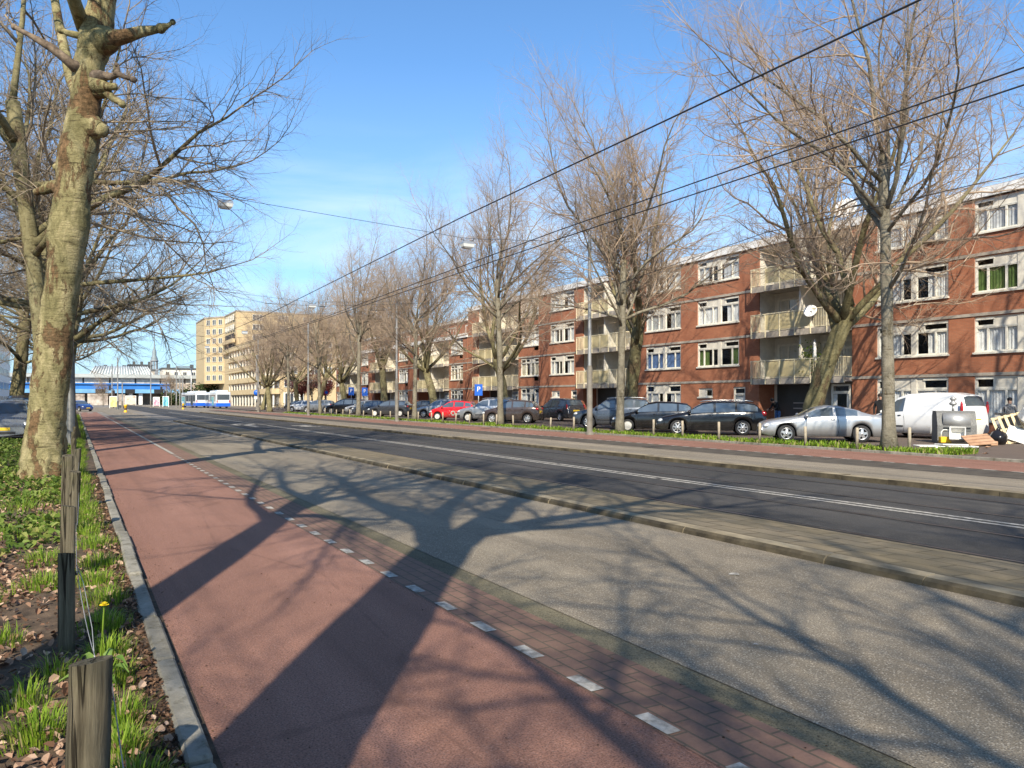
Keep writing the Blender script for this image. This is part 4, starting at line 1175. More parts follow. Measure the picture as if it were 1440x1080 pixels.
for i in range(len(fp)):
    a, b = Vector(loc(*fp[i], 24.2)), Vector(loc(*fp[(i + 1) % 6], 24.2)); uu = (b - a).normalized(); nn = Vector((uu.y, -uu.x, 0)) * .12
    rf.add([tuple(p) for p in (a + nn, b + nn, b + nn + Vector((0, 0, .35)), a + nn + Vector((0, 0, .35)), a - nn, b - nn, b - nn + Vector((0, 0, .35)), a - nn + Vector((0, 0, .35)))], [(0, 1, 2, 3), (4, 7, 6, 5), (3, 2, 6, 7)])
rf.build('roof_edge', M_conc, BY)

# ------------------------------------------------------------------ white flats on the left, houses beyond
BW = empty('apartment_building', (-12, 40, 0), 0, 'white flats with grey window bands behind the left trees', 'apartment building')
m = MB(); m.box(-12, 0, 0, 156, 0, 13.9); m.build('wall', M_roofw, BW)
M_gband = plain('grey_window_band', (.12, .13, .15), .15, 0, .6)
for fl in range(5):
    z = .9 + 2.7 * fl
    m = MB(); m.box(.0, .05, 1, 155, z, z + 1.35); 
    for k in range(51): m.box(.05, .1, 1 + 3 * k, 1.35 + 3 * k + (.9 if k % 3 == 0 else 0), z, z + 1.35, 1)
    m.build('window_band', [M_gband, M_wfr], BW)
m = MB(); m.box(-12.2, .25, -.2, 156.2, 13.9, 14.3); m.build('roof', M_steel, BW)

# ------------------------------------------------------------------ railway viaduct and station at the far end
M_blue = var('viaduct_blue', (.03, .17, .5), .15, .2, .45); M_lblue = var('pale_blue_panel', (.16, .36, .58), .2, .4, .5)
V = empty('railway_viaduct', (0, 262, 0), 0, 'blue railway viaduct on white columns crossing the far end', 'bridge')
m = MB(); m.box(-40, 26, 0, 9, 4.8, 6.4); m.box(-40, 26, -.5, 0, 6.2, 6.6); m.build('deck_beam', M_blue, V)
for x in range(-40, 26, 8):
    m = MB(); m.box(x + .1, x + 5.4, -.05, .3, 3.6, 4.78); m.build('lower_panel', M_lblue, V)
    m = MB(); m.box(x + 5.5, x + 8, .0, .3, 3.5, 4.78); m.build('dark_girder', M_dark, V)
for x in (-33, -19, -9.5, -4.8, 6.5, 14.4, 17.2, 24.5):
    m = MB(); m.bbox(x, x + 1.1, 1, 2.2, -.02, 4.8, .1); m.build('column', M_roofw, V)
m = MB(); m.box(-60, 28, 8.4, 9.4, -.02, 4.8); m.box(26, 50, 0, 9, -.02, 6.6); m.build('abutment', var('graffiti_wall', (.34, .26, .2), .45, .35, .85, c2=(.55, .47, .4)), V)
m = MB(); m.box(9, 14.2, 8.3, 8.45, -.02, 4.4); m.box(15.6, 17.0, 8.3, 8.45, -.02, 4.4); m.build('underpass', M_dark, V)  # dark sheets before the wall, underpass shade put in as colour
m = MB(); m.box(-40, 40, .4, .46, 6.6, 8.2); m.build('platform_screen', var('platform_windows', (.58, .52, .42), .35, 1.1, .3, c2=(.75, .72, .66)), V)
for x in range(-40, 40, 7): m = MB(); m.box(x, x + .45, .3, .4, 6.6, 8.3); m.build('platform_post', M_black, V)
def x_at(u, Y): return Y * math.tan(YAW + math.atan((u - 720) / 1080))
M_graf = var('graffiti_wall_lit', (.3, .22, .17), .5, .5, .85, c2=(.62, .55, .47))
for u0, u1, zt in ((100, 119, 3.3), (123, 152, 3.4), (165, 176, 3.2), (238, 249, 3.2)):
    m = MB(); m.box(x_at(u0, 261), x_at(u1, 261), -1.2, -.9, -.02, zt); m.build('graffiti_wall', M_graf, V)
ST = empty('station_roof', (0, 262, 0), 0, 'station canopy with a sloping ribbed glass roof above the viaduct', 'roof')
m = MB(); m.box(-42, 50, -.6, 9, 8.3, 9.3); m.box(-42, 50, -1, -.6, 8.2, 8.6); m.build('canopy', var('grey_canopy', (.36, .38, .37), .15, .3, .6), ST)
m = MB(); m.add([(4, .5, 9.3), (21, .5, 9.3), (20, 7, 12.0), (5.6, 7, 12.0)], [(0, 1, 2, 3)]); m.add([(4, .5, 9.3), (5.6, 7, 12.0), (4, 7, 9.3)], [(0, 1, 2)])
m.add([(4, 7, 9.3), (21, 7, 9.3), (20, 7, 12.0), (5.6, 7, 12.0)], [(0, 1, 2, 3)]); m.build('glass_roof', var('roof_glass', (.3, .34, .33), .1, .3, .3), ST)
m = MB()
for i in range(23):
    t = i / 22; a = Vector((4 + 17 * t, .4, 9.4)); b = Vector((5.6 + 14.4 * t, 6.9, 12.1)); m.tube([a, b], .13, 4)
m.build('roof_rib', M_roofw, ST)
# low houses and old gables past the station
for (x, y, w_, h, lab, mt) in ((30, 330, 26, 13.6, 'row of pale low houses beyond the station, right part', M_wpan), (8, 340, 20, 13.2, 'grey roofed block beyond the station, right of the glass roof', M_conc), (x_at(181, 420), 420, x_at(214, 420) - x_at(181, 420), 18.4, 'flat brown building beyond the station roof', M_poled)):
    r = empty('distant_house', (x, y, 0), 0, lab, 'house'); m = MB(); m.box(0, w_, 0, 12, 0, h); m.build('wall', mt, r)
    m = MB(); m.box(-.3, w_ + .3, -.3, 12.3, h, h + .6)
    for k in range(3): m.box(2 + k * w_ / 3, 3.2 + k * w_ / 3, 4, 6, h + .6, h + 2.2)
    m.build('roof', M_poled, r)
    if h < 20:
        for k in range(int(w_ / 3.2)):
            for z in (h - 2.6, h - 5.4): farwin(r, (1 + 3.2 * k, -.03, z), (1, 0, 0), 1.4, 1.6, 2, (0, -1, 0))
# lattice tower with spire
tx = px(217, 520, 480); r = empty('spire_tower', (tx.x, tx.y, 0), 0, scale=.82, label= 'slender grey church tower with spire far behind the station', cat='tower')
m = MB(); m.box(-2.6, 2.6, -2.6, 2.6, 0, 24); m.box(-3, 3, -3, 3, 24, 25.2)
for a in range(8): c_, s_ = cos(a * pi / 4) * 2.2, sin(a * pi / 4) * 2.2; m.box(c_ - .35, c_ + .35, s_ - .35, s_ + .35, 25.2, 31)
m.cyl(0, 0, 31, 32, 2.9, 8); m.build('shaft', var('tower_stone', (.2, .21, .22), .2, .2, .8), r)
m = MB(); m.lathe([(2.6, 32), (2.2, 34), (1.5, 35.5), (1.5, 38.5), (1.1, 39.5), (.45, 43), (.25, 52), (.02, 53)], 8); m.build('spire', var('spire_lead', (.2, .24, .25), .2, .2, .6), r)
# dark evergreen bushes by the yellow wing
rnd = random.Random(41); r = empty('bush', (33, 200, 0), 0, 'dark evergreen bush under the raised yellow wing', 'bush'); m = MB()
for i in range(3200):
    a = rnd.uniform(-12, 12); leaf(m, a, 34 + rnd.gauss(0, 1.5), abs(rnd.gauss(2.4, 1.7)) * (1.15 - abs(a) / 18), rnd.uniform(.4, .8), rnd, 1.4)
m.build('foliage', leafmat('evergreen_leaf', [(0, (.025, .04, .012)), (1, (.06, .08, .025))], .15), r)
# ------------------------------------------------------------------ cars
M_cglass = plain('car_glass', (.13, .16, .185), .04, .45, .9)
M_tyre = plain('tyre_rubber', (.022, .022, .023), .85)
M_rim = plain('alloy_rim', (.5, .5, .5), .3, .7)
M_hub = plain('white_hubcap', (.6, .58, .52), .5)
M_lamp = plain('headlamp_glass', (.55, .57, .58), .08, .2, .9)
M_tail = plain('tail_lamp_red', (.42, .012, .015), .12, 0, .8)
M_plate = plain('yellow_number_plate', (.75, .5, .03), .5)
M_seam = plain('door_gap', (.02, .02, .02), .8)
def interp(pr, x):
    if x <= pr[0][0]: return pr[0][1]
    for (a, b), (c, d) in zip(pr, pr[1:]):
        if x <= c: return b + (d - b) * (x - a) / max(1e-9, c - a)
    return pr[-1][1]
# profile per body style: top line in (fraction of L, fraction of H), windscreen, roof and rear glass limits, side glass limits, wheel centres
BODY = {
 'wagon': dict(top=[(0, .36), (.012, .46), (.06, .53), (.16, .6), (.265, .655), (.42, .945), (.5, .985), (.62, 1), (.8, .965), (.885, .91), (.965, .68), (.985, .6), (1, .4)], ws=(.27, .415), rw=(.89, .96), sg=(.29, .91), pil=(.53, .72), belt=[(.2, .61), (.9, .68), (1, .66)], wh=(.195, .775)),
 'hatch': dict(top=[(0, .36), (.015, .46), (.07, .55), (.17, .62), (.255, .67), (.42, .95), (.52, 1), (.7, .985), (.86, .93), (.965, .68), (.985, .6), (1, .4)], ws=(.26, .415), rw=(.87, .96), sg=(.28, .9), pil=(.54, .76), belt=[(.2, .62), (.9, .68), (1, .65)], wh=(.19, .8)),
 'mpv': dict(top=[(0, .34), (.012, .43), (.06, .52), (.15, .58), (.215, .63), (.39, .93), (.5, 1), (.72, .99), (.9, .94), (.97, .68), (.988, .58), (1, .35)], ws=(.22, .385), rw=(.905, .965), sg=(.24, .93), pil=(.5, .72), belt=[(.15, .57), (.9, .63), (1, .6)], wh=(.185, .795)),
 'suv': dict(top=[(0, .4), (.012, .5), (.05, .57), (.15, .62), (.25, .665), (.39, .93), (.5, 1), (.7, .99), (.87, .93), (.965, .7), (.985, .62), (1, .42)], ws=(.255, .385), rw=(.88, .96), sg=(.275, .89), pil=(.52, .73), belt=[(.2, .62), (.9, .71), (1, .68)], wh=(.19, .79)),
 'coupe': dict(top=[(0, .4), (.015, .5), (.07, .57), (.18, .64), (.3, .69), (.43, .93), (.52, 1), (.6, .99), (.72, .9), (.86, .74), (.93, .735), (.975, .7), (.99, .6), (1, .42)], ws=(.305, .425), rw=(.66, .85), sg=(.33, .74), pil=(.565,), belt=[(.2, .64), (.6, .69), (.86, .72), (1, .66)], wh=(.19, .77)),
 'van': dict(top=[(0, .3), (.012, .4), (.05, .46), (.12, .51), (.18, .55), (.33, .9), (.42, .97), (.6, 1), (.85, .985), (.955, .94), (.985, .7), (.995, .5), (1, .3)], ws=(.185, .325), rw=(.958, .984), sg=(.205, .44), pil=(.43,), belt=[(.15, .52), (.5, .56), (1, .56)], wh=(.2, .8)),
}
CARM = {}
def car_meshes(style, L, W, H, col, trim, wr, rim):
    key = (style, L, W, H, col, trim, rim)
    if key in CARM: return CARM[key]
    S = BODY[style]; top = [(a * L, b * H) for a, b in S['top']]; belt = [(a * L, b * H) for a, b in S['belt']]
    xs = {round(a, 3) for a, b in top} | {round(v * L, 3) for v in S['ws'] + S['rw'] + S['sg']}
    for p in S['pil']: xs |= {round(p * L - .05, 3), round(p * L + .05, 3)}
    n = int(L / .055); xs |= {round(L * i / n, 3) for i in range(n + 1)}
    xs = sorted(xs); xs2 = [xs[0]]
    for x in xs[1:]:
        if x - xs2[-1] > .012 or any(abs(x - k * L) < .002 for k in S['ws'] + S['rw'] + S['sg']): xs2.append(x)
    xs = xs2
    wx = [v * L for v in S['wh']]; zb0 = .17 if style != 'suv' else .22; ar = wr + .055
    rings = []
    for x in xs:
        ht = interp(top, x); bz = min(interp(belt, x), ht - .045)
        u = abs(x - L / 2) / (L / 2); f = 1 - .17 * u ** 5 - .07 * u ** 2 * .3
        w_ = W / 2 * f
        zl = zb0 + .10 * max(0, u - .85) / .15
        arch = 0
        for c in wx:
            if abs(x - c) < ar: arch = max(arch, wr + sqrt(ar * ar - (x - c) ** 2))
        zl = max(zl, min(arch, bz - .06)); gh = ht - bz
        z3 = max(zl + .02, min(.46 * bz + .5 * zl, bz - .12)); z2 = min(zl + .05, z3 - .005); z4 = max(z3 + .01, bz - .1)
        flare = .018 if arch else 0
        th = min(1, max(0, (gh - .06) / (.3 * H)))         # 0 on bonnet, 1 in greenhouse
        yr = w_ * (.93 - .19 * th)
        rings.append([(0, .2), (w_ * .9, max(zl, .2) if not arch else zl), (w_ * .975 + flare, z2), (w_ + flare * .6, z3), (w_ * .995, z4), (w_ * .955, bz), (w_ * (.935 - .0 * th), bz + .06 * gh + .004),
                      (yr + .0, bz + gh * (.80 if th > .3 else .55)), (yr * (.955 if th > .3 else .9), bz + gh * (.93 if th > .3 else .82)), (yr * .62, bz + gh * .985), (0, ht)])
    body = MB(); parts = {'windscreen': MB(), 'rear_window': MB(), 'side_window': MB(), 'side_window2': MB()}
    K = len(rings[0])
    def at(i, j, s_): y, z = rings[i][j]; return (xs[i] - L / 2, s_ * y, z)
    eps = 1e-4
    grid = {}
    def bid(i, j, s_):
        k = (i, j, s_ if j not in (0, K - 1) else 1)
        if k not in grid: grid[k] = len(body.v); body.v.append(at(i, j, s_))
        return grid[k]
    ws = (S['ws'][0] * L, S['ws'][1] * L); rw = (S['rw'][0] * L, S['rw'][1] * L); sg = (S['sg'][0] * L, S['sg'][1] * L)
    for i in range(len(xs) - 1):
        xm = (xs[i] + xs[i + 1]) / 2
        for j in range(K - 1):
            for s_ in (1, -1):
                dst = None
                if j >= 8 and ws[0] < xm < ws[1]: dst = 'windscreen'
                elif j >= 8 and rw[0] < xm < rw[1]: dst = 'rear_window'
                elif j == 6 and sg[0] < xm < sg[1] and not any(abs(xm - p * L) < .05 for p in S['pil']):
                    if rings[i][7][1] - rings[i][6][1] > .05 and rings[i + 1][7][1] - rings[i + 1][6][1] > .05: dst = 'side_window'
                if dst:
                    q = [at(i, j, s_), at(i + 1, j, s_), at(i + 1, j + 1, s_), at(i, j + 1, s_)]
                    parts[dst + ('2' if dst == 'side_window' and s_ < 0 else '')].add(q if s_ < 0 else q[::-1], [(0, 1, 2, 3)], 0, True); continue
                q = [bid(i, j, s_), bid(i + 1, j, s_), bid(i + 1, j + 1, s_), bid(i, j + 1, s_)]
                body.f.append(q if s_ < 0 else q[::-1])
                mi = 1 if j == 0 or (j == 1 and trim == 'dark') or (trim == 'dark' and j == 2 and (xm < .06 * L or xm > .95 * L)) else 0
                if j >= 6 and style in ('mpv', 'suv') and False: mi = 1
                body.m.append(mi); body.sm.append(True)
    for i, rev in ((0, 1), (len(xs) - 1, 0)):
        f = [bid(i, j, 1) for j in range(K)] + [bid(i, j, -1) for j in range(K - 2, 0, -1)]
        body.f.append(f if rev else f[::-1]); body.m.append(0); body.sm.append(False)
    out = {'body': body.mesh('body', [col, M_black])}
    for k, mb in parts.items(): out[k] = mb.mesh(k.strip('2'), M_cglass)
    # details
    def side_y(x, z):
        i = min(range(len(xs)), key=lambda q: abs(xs[q] - x)); r = rings[i]
        for a, b in zip(r, r[1:]):
            if a[1] <= z <= b[1] + 1e-6 and b[1] > a[1]: return a[0] + (b[0] - a[0]) * (z - a[1]) / (b[1] - a[1])
        return r[4][0]
    g = MB()
    doors = [S['sg'][0] * L + .1] + [p * L for p in S['pil'][:1 if style in ('coupe', 'van') else 2]]
    if style == 'coupe': doors = [S['sg'][0] * L + .06, .585 * L]
    for s_ in (1, -1):
        for x in doors:
            if style != 'van' and x == doors[-1] and len(doors) == 3: x = x + .02
            zs_ = [zb0 + .06 + (interp(belt, x) - zb0 - .1) * k / 8 for k in range(9)]
            P_ = [(x - L / 2 + (.05 * sin(k / 8 * pi) if x == doors[-1] else 0), s_ * (side_y(x, z) + .001), z) for k, z in enumerate(zs_)]
            g.tube(P_, .0065, 4)
        x0, x1 = doors[0], doors[-1]
        P_ = [(x0 + (x1 - x0) * k / 10 - L / 2, s_ * (side_y(x0 + (x1 - x0) * k / 10, zb0 + .09) + .001), zb0 + .09) for k in range(11)]
        g.tube(P_, .006, 4)
        if style in ('van', 'wagon', 'mpv') or trim == 'dark':       # rubbing strip
            P_ = [(x0 + (x1 - x0) * k / 10 - L / 2, s_ * (side_y(x0 + (x1 - x0) * k / 10, .48) + .004), .48) for k in range(11)]
            if trim == 'dark' or style == 'van': g.tube(P_, .03, 6)
    out['door_seam'] = g.mesh('door_seam', M_seam)
    h = MB()
    for s_ in (1, -1):
        for x in doors[1:]:
            zz = interp(belt, x) - .1; y = side_y(x - .14, zz); h.ell((x - .16 - L / 2, s_ * (y + .012), zz), (.085, .022, .018), 10, 6)
    out['door_handle'] = h.mesh('door_handle', col if style != 'van' else M_black)
    def mirror(s_):
        q = MB(); x = S['sg'][0] * L + .06; z = interp(belt, x) + .07; y = side_y(x, z - .05)
        q.ell((x - L / 2, s_ * (y + .12), z), (.07, .11, .075), 12, 8); q.rod((x - L / 2, s_ * (y - .03), z - .04), (x - L / 2, s_ * (y + .08), z - .02), .025); return q.mesh('wing_mirror', col)
    out['m1'], out['m2'] = mirror(1), mirror(-1)
    def blob(name, x, y, z, r, mat, rz=0, ry=0):
        q = MB(); q.ell((0, 0, 0), r, 14, 9); q.xform(Matrix.Translation((x, y, z)) @ Matrix.Rotation(rz, 4, 'Z') @ Matrix.Rotation(ry, 4, 'Y')); return q.mesh(name, mat)
    hx = .05 * L; hz = interp(top, hx) - .105
    for k, s_ in (('h1', 1), ('h2', -1)): out[k] = blob('headlight', hx + .03 - L / 2, s_ * W * .365, hz, (.24, .12, .085), M_lamp, s_ * radians(-38), radians(-14))
    tx_ = S['rw'][1] * L; tz = interp(belt, L) - .04
    tall = style in ('mpv', 'van', 'wagon') or style == 'suv'
    for k, s_ in (('t1', 1), ('t2', -1)):
        if style == 'van': out[k] = blob('tail_light', L * .975 - L / 2, s_ * (W * .44), H * .66, (.06, .045, .26), M_tail)
        elif style == 'mpv': out[k] = blob('tail_light', L * .965 - L / 2, s_ * W * .41, H * .62, (.085, .06, .2), M_tail)
        else: out[k] = blob('tail_light', tx_ - .0 - L / 2, s_ * W * .405, tz - .02, (.13, .08, .085 if not tall else .12), M_tail, s_ * radians(20))
    def box(name, a, mat):
        q = MB(); q.bbox(*a, .008); return q.mesh(name, mat)
    out['p1'] = box('number_plate', (-L / 2 - .012, -L / 2 + .03, -.26, .26, .4, .51), M_plate)
    zr = .75 if style not in ('coupe',) else .5
    out['p2'] = box('number_plate', (L / 2 - .075, L / 2 - .02 + (.012 if zr < .6 else .008), -.26, .26, zr - .055, zr + .055), M_plate)
    out['grille'] = box('grille', (-L / 2 - .008, -L / 2 + .06, -W * .24, W * .24, .27, .36), M_black)
    # wheels: tyre mesh with rim child, axle along y
    ty = MB(); tw = .2
    ty.lathe([(wr * .62, -tw / 2), (wr * .9, -tw / 2), (wr * .985, -tw * .36), (wr, -tw * .15), (wr, tw * .15), (wr * .985, tw * .36), (wr * .9, tw / 2), (wr * .62, tw / 2), (wr * .6, 0), (wr * .62, -tw / 2)], 28, 0, 'y')
    out['tyre'] = ty.mesh('wheel', M_tyre)
    rm = MB()
    for s_ in (1, -1):
        q = tw * .40 * s_
        rm.lathe([(wr * .66, q + .02 * s_), (wr * .62, q + .025 * s_), (wr * .57, q - .01 * s_)], 28, 0, 'y')
        if rim == 'cap':
            rm.lathe([(wr * .6, q), (wr * .4, q + .02 * s_), (.001, q + .03 * s_)], 28, 0, 'y')
        else:
            rm.lathe([(wr * .6, q - .06 * s_), (.001, q - .05 * s_)], 20, 1, 'y')
            ns = rim
            for k in range(ns):
                a = 2 * pi * k / ns + .2; c_, sn = cos(a), sin(a); t_ = .05 if ns < 7 else .034
                e0, e1 = wr * .1, wr * .6
                P_ = [(e0 * c_ - t_ * sn, q + .02 * s_, e0 * sn + t_ * c_), (e1 * c_ - t_ * .8 * sn, q, e1 * sn + t_ * .8 * c_), (e1 * c_ + t_ * .8 * sn, q, e1 * sn - t_ * .8 * c_), (e0 * c_ + t_ * sn, q + .02 * s_, e0 * sn - t_ * c_)]
                P2 = [(p[0], p[1] - .03 * s_, p[2]) for p in P_]
                rm.add(P_ + P2, [(0, 1, 2, 3), (0, 4, 5, 1), (2, 6, 7, 3)], 0)
            rm.lathe([(wr * .16, q - .01 * s_), (wr * .15, q + .025 * s_), (.001, q + .03 * s_)], 14, 0, 'y')
    out['rim'] = rm.mesh('rim', [M_hub if rim == 'cap' else M_rim, M_black])
    out['wx'] = wx; out['L'] = L
    CARM[key] = out
    return out
def car(name, label, cat, u, X, az, style, L, W, H, col, trim='none', wr=.31, rim=6, z=.075, group='cars parked at an angle before the flats', pos=None, rails=False, extra=None, group2=None):
    x, y = pos if pos else at_x(u, X)
    a = radians(az); rz = atan2(-cos(a), -sin(a))
    R = empty(name, (x, y, z), rz, label, cat, group)
    P = car_meshes(style, L, W, H, col, trim, wr, rim)
    b = link('body', P['body'], R)
    for k in ('windscreen', 'rear_window', 'side_window', 'side_window2', 'door_seam', 'door_handle'): link(k.strip('2'), P[k], R)
    for k in ('m1', 'm2'): link('wing_mirror', P[k], R)
    for k in ('h1', 'h2'): link('headlight', P[k], R)
    for k in ('t1', 't2'): link('tail_light', P[k], R)
    for k in ('p1', 'p2'): link('number_plate', P[k], R)
    link('grille', P['grille'], R)
    for wxx in P['wx']:
        for s_ in (1, -1):
            w_ = link('wheel', P['tyre'], R); w_.location = (wxx - L / 2, s_ * (W / 2 - .115), wr); link('rim', P['rim'], w_)
    if rails:
        m = MB()
        for s_ in (1, -1):
            P_ = [((k - .5) * L * .46 + L * .14, s_ * W * .345, H * (.975 + .04 * sin(pi * min(1, max(0, k * 1.0))) ** .3)) for k in [i / 8 for i in range(9)]]
            m.tube(P_, .022, 6)
        m.build('roof_rail', M_rim, R)
    return R
C_silver = paint('silver_paint', (.42, .43, .44), .28, .6); C_black = paint('black_paint', (.008, .008, .009), .12, 0, .06); C_white = paint('white_paint', (.72, .73, .73), .25)
C_grey = paint('dark_grey_paint', (.045, .048, .055), .2, .3); C_blue = paint('blue_grey_paint', (.06, .075, .1), .2, .4); C_brown = paint('brown_paint', (.062, .045, .04), .2, .3); C_red = paint('red_paint', (.62, .012, .018), .2)
C_lgrey = paint('light_grey_paint', (.24, .26, .28), .25, .5)
car('coupe', 'silver two door coupe parked before the leaning tree', 'car', 1155, 23.9, -50, 'coupe', 4.4, 1.74, 1.33, C_silver, wr=.305, rim=5)
car('estate_car', 'black estate car with silver roof rails and alloy wheels left of the silver coupe', 'car', 999, 24.3, -49, 'wagon', 4.68, 1.76, 1.48, C_black, rim=7, wr=.32, rails=True)
car('hatchback', 'black hatchback with round white hubcaps behind the black estate', 'car', 922, 24.3, -47, 'hatch', 4.1, 1.72, 1.45, C_black, rim='cap', wr=.3)
car('off_roader', 'blue grey off-roader with silver rails behind the grey lamp post', 'car', 866, 25.0, -47, 'suv', 4.4, 1.8, 1.62, C_blue, 'dark', .35, 9, rails=True)
car('people_carrier', 'dark grey people carrier seen from behind near the red wall', 'car', 788, 30.6, 2, 'mpv', 4.4, 1.76, 1.64, C_grey, wr=.31)
car('hatchback', 'dark brown small hatchback behind a slender tree', 'car', 721, 24.9, -46, 'hatch', 3.85, 1.68, 1.52, C_brown, wr=.3, rim=6)
car('high_roof_car', 'silver high roofed car with black rubbing strips right of the red car', 'car', 689, 25.3, -46, 'wagon', 4.45, 1.74, 1.62, C_silver, 'dark', .3, 'cap', rails=True)
rc = car('hatchback', 'bright red small hatchback with a white ring emblem on its side', 'car', 640, 24.8, -46, 'hatch', 3.65, 1.65, 1.46, C_red, wr=.28, rim='cap')
# white emblem on the red car's doors
m = MB()
for s_ in (1, -1):
    def ringe(cx, cz, r0, r1, n=20):
        b = len(m.v)
        for i in range(n):
            a = 2 * pi * i / n
            for r_ in (r0, r1): m.v.append((cx + r_ * cos(a), s_ * (.829 + .012 * (1 - abs(cz + r_ * sin(a) - .5) / .4)), cz + r_ * sin(a)))
        for i in range(n):
            j = (i + 1) % n; m.f.append([b + 2 * i, b + 2 * j, b + 2 * j + 1, b + 2 * i + 1]); m.m.append(0); m.sm.append(False)
    ringe(.12, .53, .09, .19)
    for (cx, cz, r_) in ((.42, .45, .045), (.36, .68, .035), (-.15, .7, .03), (-.17, .4, .03), (.5, .62, .03), (-.3, .55, .02)): ringe(cx, cz, .001, r_, 10)
m.build('emblem', M_white, rc)
car('estate_car', 'silver estate car behind the bright red hatchback', 'car', 622, 27.4, -46, 'wagon', 4.6, 1.77, 1.56, C_silver, rim=6, rails=True)
car('hatchback', 'dark car half hidden behind the silver estate', 'car', 594, 30.5, -46, 'hatch', 4.2, 1.74, 1.46, C_grey)
car('hatchback', 'dark grey hatchback with a lamp post standing before it', 'car', 550, 24.9, -46, 'hatch', 4.0, 1.72, 1.5, C_grey, rim='cap', wr=.3)
car('hatchback', 'blue grey saloon peeping out left of the dark grey hatchback', 'car', 526, 26.2, -46, 'hatch', 4.3, 1.74, 1.46, C_blue)
car('hatchback', 'pale silver car with only its nose showing right of the black people carrier', 'car', 515, 27.2, -46, 'wagon', 4.4, 1.74, 1.46, C_silver)
car('people_carrier', 'black people carrier in the far part of the row', 'car', 488, 25.8, -46, 'mpv', 4.6, 1.8, 1.66, C_black, wr=.33)
car('hatchback', 'light grey hatchback near the yellow flats', 'car', 449, 25.8, -46, 'hatch', 4.1, 1.74, 1.52, C_lgrey, wr=.31)
car('hatchback', 'white small car farthest in the parked row', 'car', 427, 25.4, -46, 'hatch', 3.9, 1.68, 1.44, C_white)
car('hatchback', 'dark car behind the white small car at the far end of the row', 'car', 420, 28.5, -46, 'hatch', 4.1, 1.7, 1.45, C_grey)
car('delivery_van', 'white delivery van with a black rubbing strip behind the waste container', 'van', 1300, 29.6, 2, 'van', 4.25, 1.82, 1.82, C_white, 'none', .31, 'cap', group='vans')
car('hatchback', 'grey car with yellow plate at the left picture edge', 'car', 0, 0, 180, 'hatch', 4.2, 1.75, 1.45, C_lgrey, pos=(-2.25, 34.6), z=.1, group='cars parked on the left')
car('hatchback', 'silver white car behind the grey car with the yellow plate', 'car', 0, 0, 180, 'wagon', 4.4, 1.75, 1.5, C_silver, pos=(-2.25, 40.2), z=.1, group='cars parked on the left')
car('off_roader', 'black high car behind the silver white car on the left', 'car', 0, 0, 180, 'suv', 4.5, 1.8, 1.72, C_black, pos=(-2.3, 46.6), z=.1, group='cars parked on the left')
car('estate_car', 'dark estate car farthest of the cars parked on the left', 'car', 0, 0, 180, 'wagon', 4.5, 1.75, 1.6, C_grey, pos=(-2.4, 53.5), z=.1, group='cars parked on the left')
car('hatchback', 'small dark blue car waiting at the far junction', 'car', 0, 0, 150, 'hatch', 4.1, 1.72, 1.5, paint('navy_paint', (.02, .045, .16), .2), pos=(.6, 122), z=.0, group='cars at the junction')

# ------------------------------------------------------------------ buses
M_bblue = paint('bus_blue', (.015, .12, .62), .25)
def bus(name, label, x, y, az, L=12.2):
    a = radians(az); R = empty(name, (x, y, 0), atan2(-cos(a), -sin(a)), label, 'bus', 'city buses at the far stop')
    W, H = 2.52, 3.0; h = L / 2
    m = MB(); m.bbox(-h, h, -W / 2, W / 2, .85, H, .09); m.build('body', C_white, R, fix=True)
    m = MB(); m.bbox(-h + .01, h - .01, -W / 2 + .01, W / 2 - .01, .3, .86, .05)
    m.bbox(h - .05, h + .012, -W / 2 + .03, W / 2 - .03, .35, .98, .01); m.build('skirt', M_bblue, R, fix=True)
    m = MB(); m.bbox(h - .02, h + .02, -W / 2 + .18, W / 2 - .18, 1.55, 2.55, .012); m.build('rear_window', M_cglass, R)
    m = MB(); m.bbox(-h - .02, -h + .02, -W / 2 + .12, W / 2 - .12, 1.2, 2.6, .012); m.build('windscreen', M_cglass, R)
    for s_ in (1, -1):
        for k in range(6):
            x0 = -h + .5 + k * (L - .9) / 6
            m = MB(); ya, yb = sorted((s_ * (W / 2 - .02), s_ * (W / 2 + .012)))
            m.box(x0, x0 + (L - .9) / 6 - .14, ya, yb, 1.25 if k not in (1, 4) else .55, 2.5); m.build('side_window' if k not in (1, 4) else 'door', M_cglass, R)
    m = MB(); m.bbox(-h * .5, -h * .05, -.85, .85, H, H + .28, .08); m.build('roof_unit', C_white, R); m = MB(); m.bbox(h * .35, h * .9, -.9, .9, H, H + .32, .08); m.build('roof_unit', C_white, R)
    m = MB(); 
    for s_ in (1, -1): m.bbox(h - .01, h + .03, s_ * 1.08 - .09, s_ * 1.08 + .09, 1.05, 1.5, .01)
    m.build('tail_light', M_tail, R)
    for xx in (-h + 2.6, h - 3.2):
        for s_ in (1, -1):
            m = MB(); m.lathe([(.3, -.14), (.47, -.14), (.49, -.08), (.49, .08), (.47, .14), (.3, .14)], 24, 0, 'y'); w_ = m.build('wheel', M_tyre, R); w_.location = (xx, s_ * (W / 2 - .13), .49)
            m = MB(); m.lathe([(.3, .12), (.2, .09), (.001, .1)], 16, 0, 'y'); m.lathe([(.3, -.12), (.2, -.09), (.001, -.1)], 16, 0, 'y'); m.build('rim', M_rim, w_)
    return R
bus('city_bus', 'white and blue city bus seen from behind near the yellow flats', 23.4, 153.5, -1)
bus('city_bus', 'white and blue city bus ahead of another bus at the far stop', 21.3, 168, -6)
